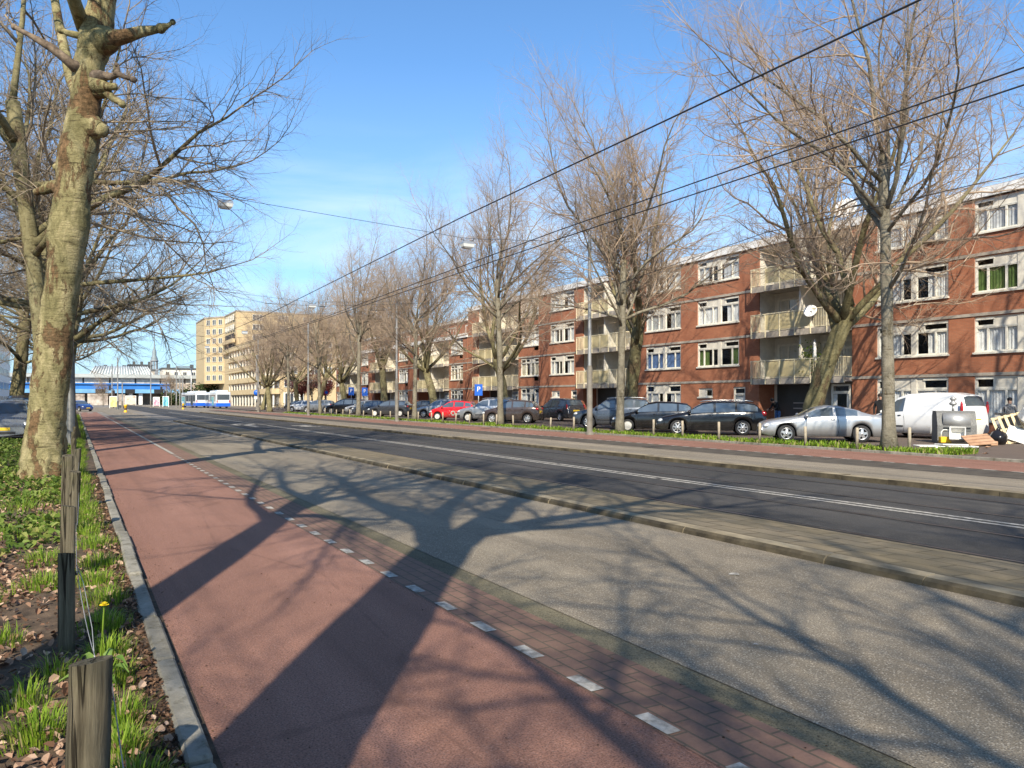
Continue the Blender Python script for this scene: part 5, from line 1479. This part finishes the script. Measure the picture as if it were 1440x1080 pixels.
# ------------------------------------------------------------------ poles, lamps, wires
G_P = 'grey poles carrying the street wires'
def pole(x, y, h, label, r0=.13, r1=.085, split=3.0, group=G_P, dark=False):
    R = empty('lamp_post', (x, y, 0), 0, label, 'pole', group)
    m = MB(); m.lathe([(r0 * 1.5, -.05), (r0 * 1.5, .12), (r0, .16), (r0, split), (r1 * 1.12, split + .15)], 16); m.build('pole_base', M_poled if dark else var('brown_grey_pole', (.14, .125, .1), .3, 2, .7, c2=(.2, .18, .15)), R)
    m = MB(); m.lathe([(r1, split + .12), (r1 * .9, h), (r1 * .95, h + .02), (.01, h + .06)], 14); m.build('pole_shaft', M_steel, R)
    m = MB(); m.lathe([(r1 * 1.5, h - .75), (r1 * 1.5, h - .65)], 14); m.lathe([(r1 * 1.5, h - 2.4), (r1 * 1.5, h - 2.3)], 14); m.build('clamp', M_steel, R)
    return R
YP = [29.0, 53.2, 77.4, 101.6]
RP = [(20.35, 28.6), (20.4, 52.8), (20.4, 77.2), (20.4, 101.4)]
for (x, y), lab in zip(RP, ('grey lamp post before the blue grey off-roader', 'grey lamp post before the dark grey hatchback', 'grey lamp post beside the white small car', 'grey lamp post near the round blue sign')): pole(x, y, 9.2, lab)
LP = [(-.12, 29.6), (-.2, 53.8), (-.25, 78), (-.3, 102)]
for (x, y), lab in zip(LP, ('dark based lamp post just right of the big near trunk', 'second lamp post along the near verge', 'third lamp post along the near verge', 'last lamp post along the near verge')): pole(x, y, 9.2, lab, dark=True)
for i, (u, top, d, lab) in enumerate([(165.5, 503, 128, 'tall dark pole at the far junction before the viaduct'), (157.5, 512, 150, 'thin pale pole left of the tall dark pole'), (172, 538, 140, 'short pale pole right of the tall dark pole'), (212, 508, 150, 'pale pole before the pink poster'),
                          (248, 516, 155, 'pale pole carrying the tram portal beam'), (253, 530, 158, 'pale pole right of the portal pole'), (257, 530, 165, 'short pole behind the yellow bollard on the right'), (234, 530, 190, 'pale pole behind the blue poster'), (361, 500, 112, 'slim pale pole carrying the blue signs near the bikes')]):
    p = px(u, HOR, d); h = EYE + (HOR - top) / 1080 * d
    pole(p.x, p.y, h, lab, .15, .11, 1.2, 'poles at the far junction', dark=(i == 0))
p0 = px(248, 516, 155); p1 = px(269, 516, 165)
m = MB(); m.rod((p0.x, p0.y, p0.z), (p1.x, p1.y, p1.z), .12, 6); m.rod((p1.x, p1.y, 0), (p1.x, p1.y, p1.z), .14, 8); m.rod((p0.x, p0.y, p0.z - .6), (p1.x, p1.y, p1.z - .6), .08, 6)
tag(m.build('portal_beam', M_steel), 'steel portal carrying tram wires at the far junction', 'portal')

M_wire = plain('black_wire', (.012, .012, .013), .6)
def wire(pts, label, r=.011, name='overhead_wire', group=None, cat='wire', sg=0):
    m = MB(); full = []
    for a, b in zip(pts, pts[1:]):
        a, b = Vector(a), Vector(b); n = 8 if sg else 1
        full += [a.lerp(b, t / n) - Vector((0, 0, 4 * sg * (t / n) * (1 - t / n))) for t in range(n)]
    full.append(Vector(pts[-1])); m.tube(full, r, 6, 0)
    return tag(m.build(name, M_wire), label, cat, group)
G_W = 'overhead tram wires'
wire([(8.25, -14, 6.12), (8.3, 17, 6.1), (8.75, 41, 6.05), (8.55, 65, 6.0), (8.9, 89, 6.0), (8.7, 170, 6.0), (7, 240, 6.0)], 'black tram wire of the near track, uppermost long wire', .0135, group=G_W)
wire([(11.05, -14, 6.05), (11.0, 17, 6.03), (11.6, 41, 6.0), (11.4, 65, 6.0), (11.9, 89, 6.0), (11.8, 170, 6.0), (10.5, 240, 6.0)], 'black upper wire of the pair over the far track', .0125, group=G_W)
wire([(11.15, -14, 5.85), (11.0, 17, 5.80), (11.62, 41, 5.92), (11.42, 65, 5.9), (11.9, 89, 5.92)], 'black lower wire of the pair over the far track', .0125, group=G_W)
wire([(16.2, 2, 6.0), (16.0, 14.5, 6.05), (20.35, 28.6, 6.4)], 'thin black cable rising along the flats roof line to the lamp post', .009, group=G_W)
# cross spans with hanging street lamps
M_lampg = plain('lamp_lens', (.62, .63, .6), .25)
def street_lamp(x, y, z, label):
    R = empty('street_lamp', (x, y, z), 0, label, 'street lamp', 'lamps hanging over the lanes')
    m = MB(); s_ = (.26, .17)
    def ringp(k, zz): return [(k * s_[0], k * s_[1], zz), (-k * s_[0], k * s_[1], zz), (-k * s_[0], -k * s_[1], zz), (k * s_[0], -k * s_[1], zz)]
    L_ = [ringp(.72, -.12), ringp(.95, -.17), ringp(1.0, -.24)]; v = [p for r_ in L_ for p in r_]
    m.add(v, [(4 * i + j, 4 * i + (j + 1) % 4, 4 * i + 4 + (j + 1) % 4, 4 * i + 4 + j) for i in range(2) for j in range(4)] + [(0, 1, 2, 3)]); m.build('lamp_housing', var('aluminium_housing', (.42, .43, .43), .2, 6, .35, metal=.6), R)
    m = MB(); L_ = [ringp(.99, -.24), ringp(.9, -.36), ringp(.55, -.43)]; v = [p for r_ in L_ for p in r_]
    m.add(v, [(4 * i + j, 4 * i + (j + 1) % 4, 4 * i + 4 + (j + 1) % 4, 4 * i + 4 + j) for i in range(2) for j in range(4)] + [(8, 9, 10, 11)]); m.build('lamp_cover', M_lampg, R)
    m = MB(); m.tube([(-.3, 0, .0), (-.28, 0, -.06), (-.1, 0, -.1), (.1, 0, -.1), (.28, 0, -.06), (.3, 0, .0)], .014, 6); m.rod((-.1, 0, -.1), (-.1, 0, -.13), .012); m.rod((.1, 0, -.1), (.1, 0, -.13), .012); m.build('hanger', M_black, R)
for i, ((lx, ly), (rx, ry)) in enumerate(zip(LP, RP)):
    zl = [9.0, 9.0, 9.0, 9.0][i]; ord_ = ('nearest', 'second', 'third', 'farthest')[i]
    yl = lambda x: ly + (ry - ly) * (x - lx) / (rx - lx)
    pl, pr = (4.75, yl(4.75), 8.95), (14.3, yl(14.3), 8.35)
    wire([(lx, ly, 9.1), pl, pr, (rx, ry, 8.75)], 'thin span wire with two hanging lamps, %s across the street' % ord_, .009, 'span_wire', 'lamp span wires')
    street_lamp(*pl, 'hanging street lamp over the near lane, %s one along its row' % ord_)
    street_lamp(*pr, 'hanging street lamp over the far lane, %s one along its row' % ord_)
G_S = 'tram span wires'
for i, y in enumerate((41, 65, 89)):
    o = wire([(-.2, y, 8.0), (8.7, y, 6.6), (11.6, y - .3, 6.6), (20.6, y - .5, 7.4)], 'thin span wire holding the tram wires, %s one' % ('nearest', 'middle', 'farthest')[i], .008, 'span_wire', G_S)
    m = MB()
    for x in (8.75, 11.6): m.rod((x - .16, y, 6.61), (x + .16, y, 6.61), .016, 6); m.rod((x, y, 6.6), (x, y, 6.05), .007, 5)
    m.build('insulator', M_black, o)
wire([(-3, 66, 9.3), (8, 62, 7.6), (20.6, 53, 8.2)], 'thin slanting cable high between the trees', .008, 'span_wire', G_S)

# ------------------------------------------------------------------ posts in the far grass strip, signs, small far things
G_FP = 'low wooden posts in the far grass strip'
M_postp = var('pale_post_wood', (.36, .31, .23), .25, 6, .9, bump=.4)
fp_ = [(1068, "low post at the silver coupe's nose"), (1133, "low post before the silver coupe's front wheel"), (1205, "low post before the silver coupe's rear wheel"), (1279, 'low post before the white delivery van'), (1011, 'low post before the rear door of the black estate'),
       (960, "low post before the black estate's front wheel"), (919, 'low post between the black hatchback and the black estate'), (807, "low post at the blue grey off-roader's nose"), (774, 'low post right of the brown hatchback, before the empty bay'), (722, 'low post before the brown hatchback body'),
       (698, "low post before the brown hatchback's front wheel"), (680, 'low post between the brown hatchback and the silver high roofed car'), (660, 'low post before the silver high roofed car'), (641, 'low post before the red hatchback rear'), (623, "low post before the red hatchback's emblem"), (607, "low post at the red hatchback's nose"),
       (588, 'low post before the silver estate'), (574, 'low post beside the dark grey hatchback rear'), (549, 'low post before the dark grey hatchback doors'), (535, 'low post before the dark grey hatchback nose'), (524, 'low post before the blue grey saloon'), (511, 'low post before the blue grey saloon wheel'), (492, 'low post before the pale silver nose'),
       (482, 'low post before the black people carrier'), (473, "low post at the black people carrier's nose"), (466, 'low post right of the light grey hatchback'), (457, 'low post before the light grey hatchback rear'), (440, 'low post before the light grey hatchback nose'), (432, 'low post before the white small car')]
rnd = random.Random(6); pm = None
for u, lab in fp_:
    x, y = at_x(u, 21.25 if u < 1250 else 21.9)
    h = rnd.uniform(.62, .74)
    m = MB(); m.tube([(0, 0, 0), (0, 0, h - .02), (0, 0, h)], [.05, .05, .042], 10)
    o = m.build('wooden_post', M_postp); o.location = (x, y, .05); o.rotation_euler = (rnd.uniform(-.05, .05), rnd.uniform(-.05, .05), 0)
    tag(o, lab, 'post', G_FP)
M_sblue = plain('sign_blue', (.01, .11, .55), .4); M_sred = plain('sign_red', (.6, .02, .03), .4); M_swhite = plain('sign_white', (.78, .78, .76), .45)
def text_mesh(txt, size, mat, name):
    cu = bpy.data.curves.new(name, 'FONT'); cu.body = txt; cu.size = size; cu.align_x = 'CENTER'; cu.align_y = 'CENTER'; cu.extrude = .004
    o = bpy.data.objects.new(name, cu); COL.objects.link(o); dg = bpy.context.evaluated_depsgraph_get()
    me = bpy.data.meshes.new_from_object(o.evaluated_get(dg)); bpy.data.objects.remove(o); me.materials.clear(); me.materials.append(mat); return me
P_MESH = text_mesh('P', .55, M_swhite, 'sign_symbol')
def psign(u, X, top, label, w_=.62, h=.9):
    x, y = at_x(u, X); k = (u - 720) / 1080; d = X / (k * CA + SA); z = EYE + (HOR - top) / 1080 * d
    R = empty('parking_sign', (x, y, .07), pi / 2 * 0 - radians(25), label, 'sign', 'blue parking signs')
    m = MB(); m.cyl(0, .04, 0, z - .05, .04, 10); m.build('pole', M_steel, R)
    m = MB(); m.bbox(-w_ / 2, w_ / 2, -.02, .0, z - h, z, .006); b = m.build('sign_board', M_sblue, R)
    t = link('sign_symbol', P_MESH, b); t.location = (0, -.026, z - h * .45); t.rotation_euler = (pi / 2, 0, 0)
psign(494, 27.5, 545.5, 'blue parking sign left of its twin behind the black people carrier'); psign(513, 27.5, 546, 'blue parking sign above the blue grey saloon'); psign(673, 27.5, 541.5, 'blue parking sign behind the silver high roofed car')
x, y = at_x(361, 21.2)
x, y = px(361, HOR, 111.5).xy
R = empty('traffic_sign', (x, y, 0), -radians(12), 'round blue sign above a small white board on the slim far pole', 'sign')
m = MB(); m.lathe([(.001, -.24), (.42, -.24), (.42, -.2), (.001, -.2)], 24, 0, 'y', (0, 0, 2.6)); m.build('sign_disc', M_sblue, R)
m = MB(); m.bbox(-.36, .36, -.23, -.19, 1.72, 2.05, .01); m.build('sign_board', M_swhite, R)
x, y = at_x(459, 30); R = empty('traffic_sign', (x, y, 0), -radians(20), 'round red rimmed no parking sign before the yellow flats', 'sign')
m = MB(); m.cyl(0, 0, 0, 2.9, .04, 8); m.build('pole', M_steel, R)
m = MB(); m.lathe([(.24, -.06), (.36, -.06), (.36, -.03)], 24, 0, 'y', (0, 0, 2.6)); m.build('sign_rim', M_sred, R)
m = MB(); m.lathe([(.001, -.055), (.24, -.055)], 24, 0, 'y', (0, 0, 2.6)); m.build('sign_disc', M_sblue, R)
# yellow hydrant-like bollards
for u, d, lab in ((176.5, 97, 'yellow and black traffic bollard at the end of the near lane divider'), (257.5, 128, 'small yellow traffic bollard near the buses')):
    p = px(u, HOR, d); R = empty('traffic_bollard', (p.x, p.y, 0), 0, lab, 'bollard', 'yellow bollards')
    m = MB(); m.lathe([(.2, 0), (.2, .12), (.14, .16), (.14, .7), (.2, .74), (.2, .9), (.1, .98), (.001, 1.0)], 14); m.build('body', plain('bollard_yellow', (.75, .42, .01), .45), R)
    m = MB(); m.lathe([(.143, .3), (.145, .32), (.145, .5), (.143, .52)], 14); m.build('band', M_black, R)
# posters and graffiti hoardings below the viaduct: plain colour stand-ins
def poster(u0, u1, v0, v1, d, cols, label):
    a, b = px(u0, HOR, d), px(u1, HOR, d); W = (b - a).length; zt = EYE + (HOR - v0) / 1080 * d; c = (a + b) / 2
    R = empty('poster_board', (c.x, c.y, 0), atan2((b - a).y, (b - a).x), label, 'poster')
    t = NT('poster_' + label[:12]); co = t.coord(); f = t.noise(co, 1.1, 3, .5, 1.0); t.set(t.ramp(f, [(.35, cols[0]), (.5, cols[1]), (.65, cols[2])]), .5)
    m = MB(); m.box(-W / 2, W / 2, -.05, .05, .25, zt); m.build('panel', t.mat, R)
    m = MB(); m.box(-W / 2 - .1, -W / 2, -.08, .08, 0, zt + .1); m.box(W / 2, W / 2 + .1, -.08, .08, 0, zt + .1); m.box(-W / 2, W / 2, -.08, .08, zt, zt + .12); m.build('frame', M_roofw, R)
poster(155, 164.5, 558, 570, 142, ((.6, .5, .15), (.7, .62, .3), (.45, .25, .1)), 'yellowish lit poster at the far junction')
poster(216, 224, 559, 569, 175, ((.6, .15, .25), (.75, .5, .52), (.5, .08, .15)), 'pink poster below the viaduct')
poster(229.5, 237, 558, 570, 165, ((.05, .35, .6), (.2, .55, .6), (.3, .5, .25)), 'blue green poster below the viaduct')
poster(177, 191, 557, 569, 215, ((.5, .42, .3), (.62, .55, .42), (.35, .22, .16)), 'beige painted hoarding left of the dark underpass')
# bare small trees and traffic lights at the junction
for (u, d, h, lab) in ((145, 190, 7.6, 'small bare tree before the viaduct, left of the poles'), (241, 190, 9.5, 'small bare tree before the viaduct, right of the blue poster')):
    p = px(u, HOR, d); t, c = TEMPL['s2']; r = empty('bare_tree', (p.x, p.y, 0), 1, lab, 'tree', 'small bare trees at the junction', scale=h / 15.5); link('trunk', t, r); link('crown', c, r)
for u, d, lab in ((160, 150, 'dark traffic light beside the tall dark pole'), (232, 160, 'dark traffic light above the blue poster')):
    p = px(u, HOR, d); R = empty('traffic_light', (p.x, p.y, 0), 0, lab, 'traffic light', 'traffic lights at the junction')
    m = MB(); m.cyl(0, .1, 0, 3.6, .07, 8); m.build('pole', M_poled, R)
    m = MB(); m.bbox(-.2, .2, -.12, .1, 2.4, 3.4, .03); m.bbox(-.9, -.5, -.12, .1, 3.4, 4.3, .03); m.rod((0, .1, 3.6), (-.7, .0, 3.9), .05); m.build('signal_head', M_black, R)
    m = MB()
    for k in range(3): m.lathe([(.001, -.13), (.1, -.13), (.11, -.17)], 12, 0, 'y', (0, 0, 2.58 + .31 * k))
    m.build('lens', plain('signal_lens', (.06, .02, .015), .3), R)

# bicycles
def bicycle(x, y, rz, label, col):
    R = empty('bicycle', (x, y, .07), rz, label, 'bicycle', 'bicycles parked before the yellow flats')
    for xx in (-.53, .53):
        m = MB(); n = 20; m.tube([(.33 * cos(2 * pi * i / n), 0, .33 * sin(2 * pi * i / n)) for i in range(n + 1)], .022, 5, cap=False)
        w_ = m.build('wheel', M_tyre, R); w_.location = (xx, 0, .35)
        m = MB()
        for k in range(6): a = pi * k / 6; m.rod((.32 * cos(a), 0, .32 * sin(a)), (-.32 * cos(a), 0, -.32 * sin(a)), .004, 4)
        m.build('spoke', M_steel, w_)
    m = MB(); m.rod((-.53, 0, .35), (-.18, 0, .85), .018); m.rod((-.18, 0, .95), (0, 0, .32), .022); m.rod((0, 0, .32), (.38, 0, .8), .022); m.rod((-.16, 0, .8), (.36, 0, .86), .02); m.rod((-.53, 0, .35), (0, 0, .32), .016); m.rod((.53, 0, .35), (.35, 0, 1.0), .02); m.build('frame', col, R)
    m = MB(); m.ell((-.2, 0, .98), (.14, .08, .04)); m.build('saddle', M_black, R)
    m = MB(); m.tube([(.2, .28, 1.0), (.34, .2, 1.05), (.36, 0, 1.02), (.34, -.2, 1.05), (.2, -.28, 1.0)], .014, 6); m.build('handlebar', M_black, R)
for i, (u, lab) in enumerate(((388, 'dark bicycle leftmost in the far bicycle row'), (393, 'dark bicycle second in the far bicycle row'), (400, 'dark blue bicycle third in the far bicycle row'), (407, 'dark bicycle nearest the white small car'))):
    x, y = at_x(u, 26.3); bicycle(x, y, radians(35 + 9 * i), lab, (M_black, C_blue)[i % 2])

# ------------------------------------------------------------------ waste container and rubbish at the right
M_cont = var('container_granite', (.14, .14, .135), .3, 30, .7, c2=(.2, .2, .19))
g0 = px(1341, 622, 27.2); R = empty('waste_container', (g0.x, g0.y, .08), radians(-50), 'grey waste container with a steel drum hatch before the white van', 'container')
m = MB(); prof = [(-.52, 0), (-.62, .1), (-.62, .62), (-.42, 1.05), (-.3, 1.12), (.42, 1.12), (.55, .95), (.58, 0)]
b = [(y_, x_, z_) for x_ in (-.62, .62) for y_, z_ in ()]
v = [(x_, p[0], p[1]) for x_ in (-.6, .6) for p in prof]; n = len(prof)
m.add(v, [(i, (i + 1) % n, n + (i + 1) % n, n + i) for i in range(n)] + [tuple(range(n))[::-1], tuple(range(n, 2 * n))]); m.build('body', M_cont, R)
m = MB(); m.lathe([(.001, -.42), (.27, -.42), (.27, .42), (.001, .42)], 20, 0, 'x', (0, -.40, .78)); m.build('drum_hatch', M_steel, R)
m = MB(); m.box(-.42, .42, -.635, -.6, .42, .5); m.rod((-.42, -.66, .55), (.42, -.66, .55), .018); m.build('handle', M_poled, R)
m = MB(); m.cyl(.0, .1, 1.12, 1.3, .04, 10); m.lathe([(.001, 1.3), (.1, 1.33), (.13, 1.4), (.06, 1.44), (.06, 1.5), (.12, 1.54), (.05, 1.62), (.001, 1.64)], 14, 0, 'z', (0, .1, 0)); m.build('lifting_eye', M_steel, R)
def at_px(u, v, z0=.08):
    d = (EYE - z0) * 1080 / (v - HOR); p = px(u, v, d); return p.x, p.y
def slab(name, u, v, size, rot, label, mat, z=.0, group=None, cat='rubbish'):
    x, y = at_px(u, v); m = MB(); w_, d_, h_ = size; m.bbox(-w_ / 2, w_ / 2, -d_ / 2, d_ / 2, 0, h_, min(size) * .15); o = m.build(name, mat)
    o.location = (x, y, .08 + z); o.rotation_euler = tuple(radians(a) for a in rot); return tag(o, label, cat, group)
M_card = var('cardboard_brown', (.4, .23, .13), .2, 3, .85, c2=(.47, .29, .18)); M_wb = var('white_board', (.66, .65, .61), .2, 3, .6); M_yb = plain('yellow_box', (.8, .5, .02), .5)
slab('flat_board', 1310, 627.5, (1.0, .45, .03), (2, 0, -30), 'flat white board lying left of the rubbish', M_wb)
slab('flat_board', 1338, 627.5, (.95, .4, .04), (-2, 2, -20), 'flat pale board lying under the white tub', M_wb, .035)
slab('flat_board', 1352, 628.5, (.9, .35, .03), (0, 0, -38), 'thin pale board lying before the white tub', M_wb)
x, y = at_px(1329, 624.5); R = empty('yellow_bucket', (x, y, .13), radians(-40), 'small yellow box with a white handle on the rubbish', 'bucket')
m = MB(); m.bbox(-.17, .17, -.12, .12, 0, .2, .015); m.build('body', M_yb, R); m = MB(); m.tube([(-.13, 0, .2), (-.12, 0, .36), (-.05, 0, .44), (.05, 0, .44), (.12, 0, .36), (.13, 0, .2)], .022, 6); m.build('handle', M_wb, R)
x, y = at_px(1347, 625); R = empty('white_tub', (x, y, .13), radians(-62), 'white open tub tipped over beside the brown board', 'tub', scale=.78)
m = MB(); a_, b_ = .24, .3
v = [(-a_, -a_, 0), (a_, -a_, 0), (a_, a_, 0), (-a_, a_, 0), (-b_, -b_, .42), (b_, -b_, .42), (b_, b_, .42), (-b_, b_, .42)]
vi = [(x_ * .9, y_ * .9, max(z_, .03)) for x_, y_, z_ in v]
m.add(v + vi, [(0, 3, 2, 1), (0, 1, 5, 4), (1, 2, 6, 5), (2, 3, 7, 6), (3, 0, 4, 7), (8, 9, 10, 11), (8, 12, 13, 9), (9, 13, 14, 10), (10, 14, 15, 11), (11, 15, 12, 8), (4, 5, 13, 12), (5, 6, 14, 13), (6, 7, 15, 14), (7, 4, 12, 15)])
o = m.build('body', M_wb, R); o.rotation_euler = (radians(62), 0, 0); o.location = (0, .1, .24)
m = MB(); m.tube([(-.3, -.3, .42), (.3, -.3, .42), (.3, .3, .42), (-.3, .3, .42), (-.3, -.3, .42)], .016, 6); o = m.build('rim', M_wb, R); o.rotation_euler = (radians(62), 0, 0); o.location = (0, .1, .24)
x, y = at_px(1377, 627); R = empty('cupboard_panel', (x, y, .08), radians(-38), 'brown cupboard panel leaning low on the rubbish', 'panel', scale=.82)
m = MB(); m.bbox(-.5, .5, -.42, .42, 0, .05, .008); o = m.build('board', M_card, R); o.rotation_euler = (radians(24), radians(-6), 0); o.location = (0, .05, .22)
m = MB()
for k in (-.25, 0, .25): m.box(-.5, .5, k - .008, k + .008, .05, .058)
o = m.build('groove', M_brickd, R); o.rotation_euler = (radians(24), radians(-6), 0); o.location = (0, .05, .22)
m = MB(); m.bbox(.2, .75, .1, .45, 0, .18, .02); m.build('carton', M_card, R)
# pallet leaning on a dark bin
x, y = at_px(1434, 624); R = empty('wooden_pallet', (x, y, .08), radians(-52), 'pale slatted wooden pallet leaning on a dark bin', 'pallet', scale=.88)
piv = Matrix.Translation((0, 0, .02)) @ Matrix.Rotation(radians(-15), 4, 'Y') @ Matrix.Rotation(radians(62), 4, 'X')
m = MB()
for k in range(6): m.box(-.62 + k * .225, -.62 + k * .225 + .1, 0, 1.25, .1, .125)
m.xform(piv); m.build('slat', M_woodl, R)
m = MB()
for k in (0.02, .6, 1.15): m.box(-.62, .6, k, k + .09, .0, .1)
m.xform(piv); m.build('crossbar', M_woodl, R)
x, y = at_px(1421, 620.5); R = empty('waste_bin', (x, y, .08), radians(-50), 'dark grey wheeled bin behind the leaning pallet', 'bin')
m = MB(); v = [(-.32, -.36, .05), (.32, -.36, .05), (.32, .36, .05), (-.32, .36, .05), (-.4, -.44, .95), (.4, -.44, .95), (.4, .44, .95), (-.4, .44, .95)]
m.add(v, [(0, 3, 2, 1), (4, 5, 6, 7), (0, 1, 5, 4), (1, 2, 6, 5), (2, 3, 7, 6), (3, 0, 4, 7)]); m.build('body', C_grey, R)
m = MB(); m.bbox(-.42, .42, -.46, .46, .95, 1.02, .02); m.build('lid', M_black, R)
for s_ in (-.3, .3):
    m = MB(); m.lathe([(.001, -.03), (.1, -.03), (.1, .03), (.001, .03)], 14, 0, 'x', (s_, .36, .1)); m.build('wheel', M_tyre, R)
x, y = at_px(1438, 624.5); o = slab('slumped_board', 1436, 624, (.9, .55, .05), (58, 20, -60), 'white panel slumped against the right of the pallet', M_wb, .25)
x, y = at_px(1446, 627); o = slab('broken_cabinet', 1446, 624, (.7, .6, .45), (20, 25, -40), 'white cabinet carcass tilted at the right picture edge', M_wb, .7)

x, y = at_px(1404, 625); R = empty('rubbish_bag', (x, y, .08), .4, 'black rubbish bag slumped between brown panel and bin', 'bag')
m = MB(); m.ell((0, 0, .22), (.34, .28, .26), 18, 12); m.ell((.02, .02, .5), (.07, .06, .1), 8, 6)
m.v = [tuple(Vector(q) + Vector((mnoise.noise(Vector(q) * 6), mnoise.noise(Vector(q) * 6 + Vector((4, 0, 0))), mnoise.noise(Vector(q) * 5 + Vector((0, 9, 0))))) * .06) for q in m.v]
m.build('sack', plain('bag_plastic', (.012, .012, .014), .28), R)
rnd = random.Random(2)
for u, v, s_, lab in ((1366, 630.5, .16, 'crumpled pale paper before the brown panel'), (1388, 631, .12, 'small brown cardboard scrap right of the brown panel'), (1318, 631, .1, 'small white scrap before the flat white board')):
    x, y = at_px(u, v); m = MB(); pts = [(s_ * cos(a) * rnd.uniform(.6, 1.1), s_ * sin(a) * rnd.uniform(.6, 1.1), rnd.uniform(.01, .07)) for a in [2 * pi * i / 8 for i in range(8)]]
    m.add(pts + [(0, 0, .09)], [(i, (i + 1) % 8, 8) for i in range(8)]); o = m.build('paper_scrap', M_card if 'brown c' in lab else M_wb); o.location = (x, y, .08); tag(o, lab, 'litter')

# ------------------------------------------------------------------ people
M_skin = plain('skin', (.45, .27, .19), .6); M_hair = plain('dark_hair', (.012, .01, .009), .7)
def person(x, y, rz, label, top, legs, pose, h=1.74, hairm=None):
    R = empty('person', (x, y, .07), rz, label, 'person'); k = h / 1.74
    J = dict(pel=(0, 0, .94), wa=(0, 0, 1.08), ch=(0, -.01, 1.32), ne=(0, -.02, 1.48), he=(0, -.05, 1.58), hd=(0, -.05, 1.66), ls=(.18, 0, 1.4), le=(.25, .03, 1.13), lw=(.24, -.08, .9), lh=(.23, -.12, .8), rs=(-.18, 0, 1.4), re=(-.25, .03, 1.13), rw=(-.24, -.08, .9), rh=(-.23, -.12, .8),
             lp=(.1, 0, .88), lk=(.11, -.03, .5), la=(.11, .02, .09), lt=(.12, -.16, .03), rp=(-.1, 0, .88), rk=(-.11, -.03, .5), ra=(-.11, .02, .09), rt=(-.12, -.16, .03))
    J.update(pose)
    rad = dict(pel=.145, wa=.13, ch=.16, ne=.058, he=.08, hd=.095, ls=.07, le=.05, lw=.036, lh=.035, rs=.07, re=.05, rw=.036, rh=.035, lp=.095, lk=.065, la=.045, lt=.04, rp=.095, rk=.065, ra=.045, rt=.04)
    E = [('pel', 'wa'), ('wa', 'ch'), ('ch', 'ne'), ('ne', 'he'), ('he', 'hd'), ('ch', 'ls'), ('ls', 'le'), ('le', 'lw'), ('lw', 'lh'), ('ch', 'rs'), ('rs', 're'), ('re', 'rw'), ('rw', 'rh'), ('pel', 'lp'), ('lp', 'lk'), ('lk', 'la'), ('la', 'lt'), ('pel', 'rp'), ('rp', 'rk'), ('rk', 'ra'), ('ra', 'rt')]
    names = list(J); me = bpy.data.meshes.new('body'); me.from_pydata([tuple(c * k for c in J[n_]) for n_ in names], [(names.index(a), names.index(b)) for a, b in E], [])
    ob = link('body', me); md = ob.modifiers.new('skin', 'SKIN'); sv = me.skin_vertices[0].data
    for i, n_ in enumerate(names): sv[i].radius = (rad[n_] * k,) * 2
    sv[names.index('pel')].use_root = True
    ob.modifiers.new('sub', 'SUBSURF').levels = 2; ob.modifiers['sub'].render_levels = 2
    dg = bpy.context.evaluated_depsgraph_get(); m2 = bpy.data.meshes.new_from_object(ob.evaluated_get(dg)); ob.modifiers.clear(); ob.data = m2; ob.parent = R
    m2.materials.clear()
    for mt in (top, legs, M_skin, M_black): m2.materials.append(mt)
    nz = J['ne'][2] * k; pz = J['pel'][2] * k
    hands = [Vector(J['lh']) * k, Vector(J['rh']) * k]; head = Vector(J['hd']) * k
    for p in m2.polygons:
        c = p.center; p.use_smooth = True
        p.material_index = 3 if c.z < .075 * k else 2 if (c - head).length < .16 * k or min((c - q).length for q in hands) < .07 else (0 if c.z > pz - .05 else 1)
    m = MB(); hx, hy, hz = head
    m.ell((hx, hy + .02 * k, hz + .035 * k), (.102 * k, .112 * k, .1 * k), 16, 10); m.build('hair', hairm or M_hair, R)
    m = MB()
    for s_ in (1, -1): m.ell((hx + s_ * .035 * k, hy - .092 * k, hz), (.012, .008, .008), 8, 6, 0)
    m.build('eyes', M_black, R)
    m = MB(); m.ell((hx, hy - .1 * k, hz - .03 * k), (.014, .02, .022), 8, 6); m.build('nose', M_skin, R)
    m = MB()
    for hh in hands:       # five fingers
        for q in range(5):
            o = Vector(((q - 2) * .014, -.01 - (.02 if q == 0 else 0), -.02)); L_ = (.05, .07, .075, .07, .055)[q]
            m.tube([hh + o, hh + o + Vector((0, -.012, -L_ * .55)), hh + o + Vector((0, -.03, -L_))], [.009, .008, .006], 6)
    m.build('fingers', M_skin, R)
    return R
M_cblk = var('black_coat', (.012, .012, .014), .3, 5, .9); M_jean = var('blue_jeans', (.06, .13, .3), .3, 5, .9); M_cpat = var('patterned_jacket', (.03, .03, .035), .5, 14, .9, c2=(.4, .39, .38))
x, y = at_x(1238, 30.8); person(x, y, radians(-60), 'person in black coat behind the silver coupe and slender tree', M_cblk, M_cblk, {}, 1.76)
x, y = at_x(1094, 34.4); person(x, y, radians(-95), 'person in dark jacket and blue jeans stooping at the flats entrance', M_cblk, M_jean, dict(wa=(0, -.05, 1.07), ch=(0, -.2, 1.27), ne=(0, -.32, 1.38), he=(0, -.4, 1.43), hd=(0, -.45, 1.47), ls=(.18, -.2, 1.3), rs=(-.18, -.2, 1.3), le=(.22, -.3, 1.06), re=(-.22, -.3, 1.06), lw=(.18, -.5, .98), rw=(-.18, -.5, .98), lh=(.17, -.58, .97), rh=(-.17, -.58, .97)), 1.76)
x, y = at_x(1420, 31.5); person(x, y, radians(-70), 'person in patterned dark jacket behind the pallet', M_cpat, M_cblk, {}, 1.58)
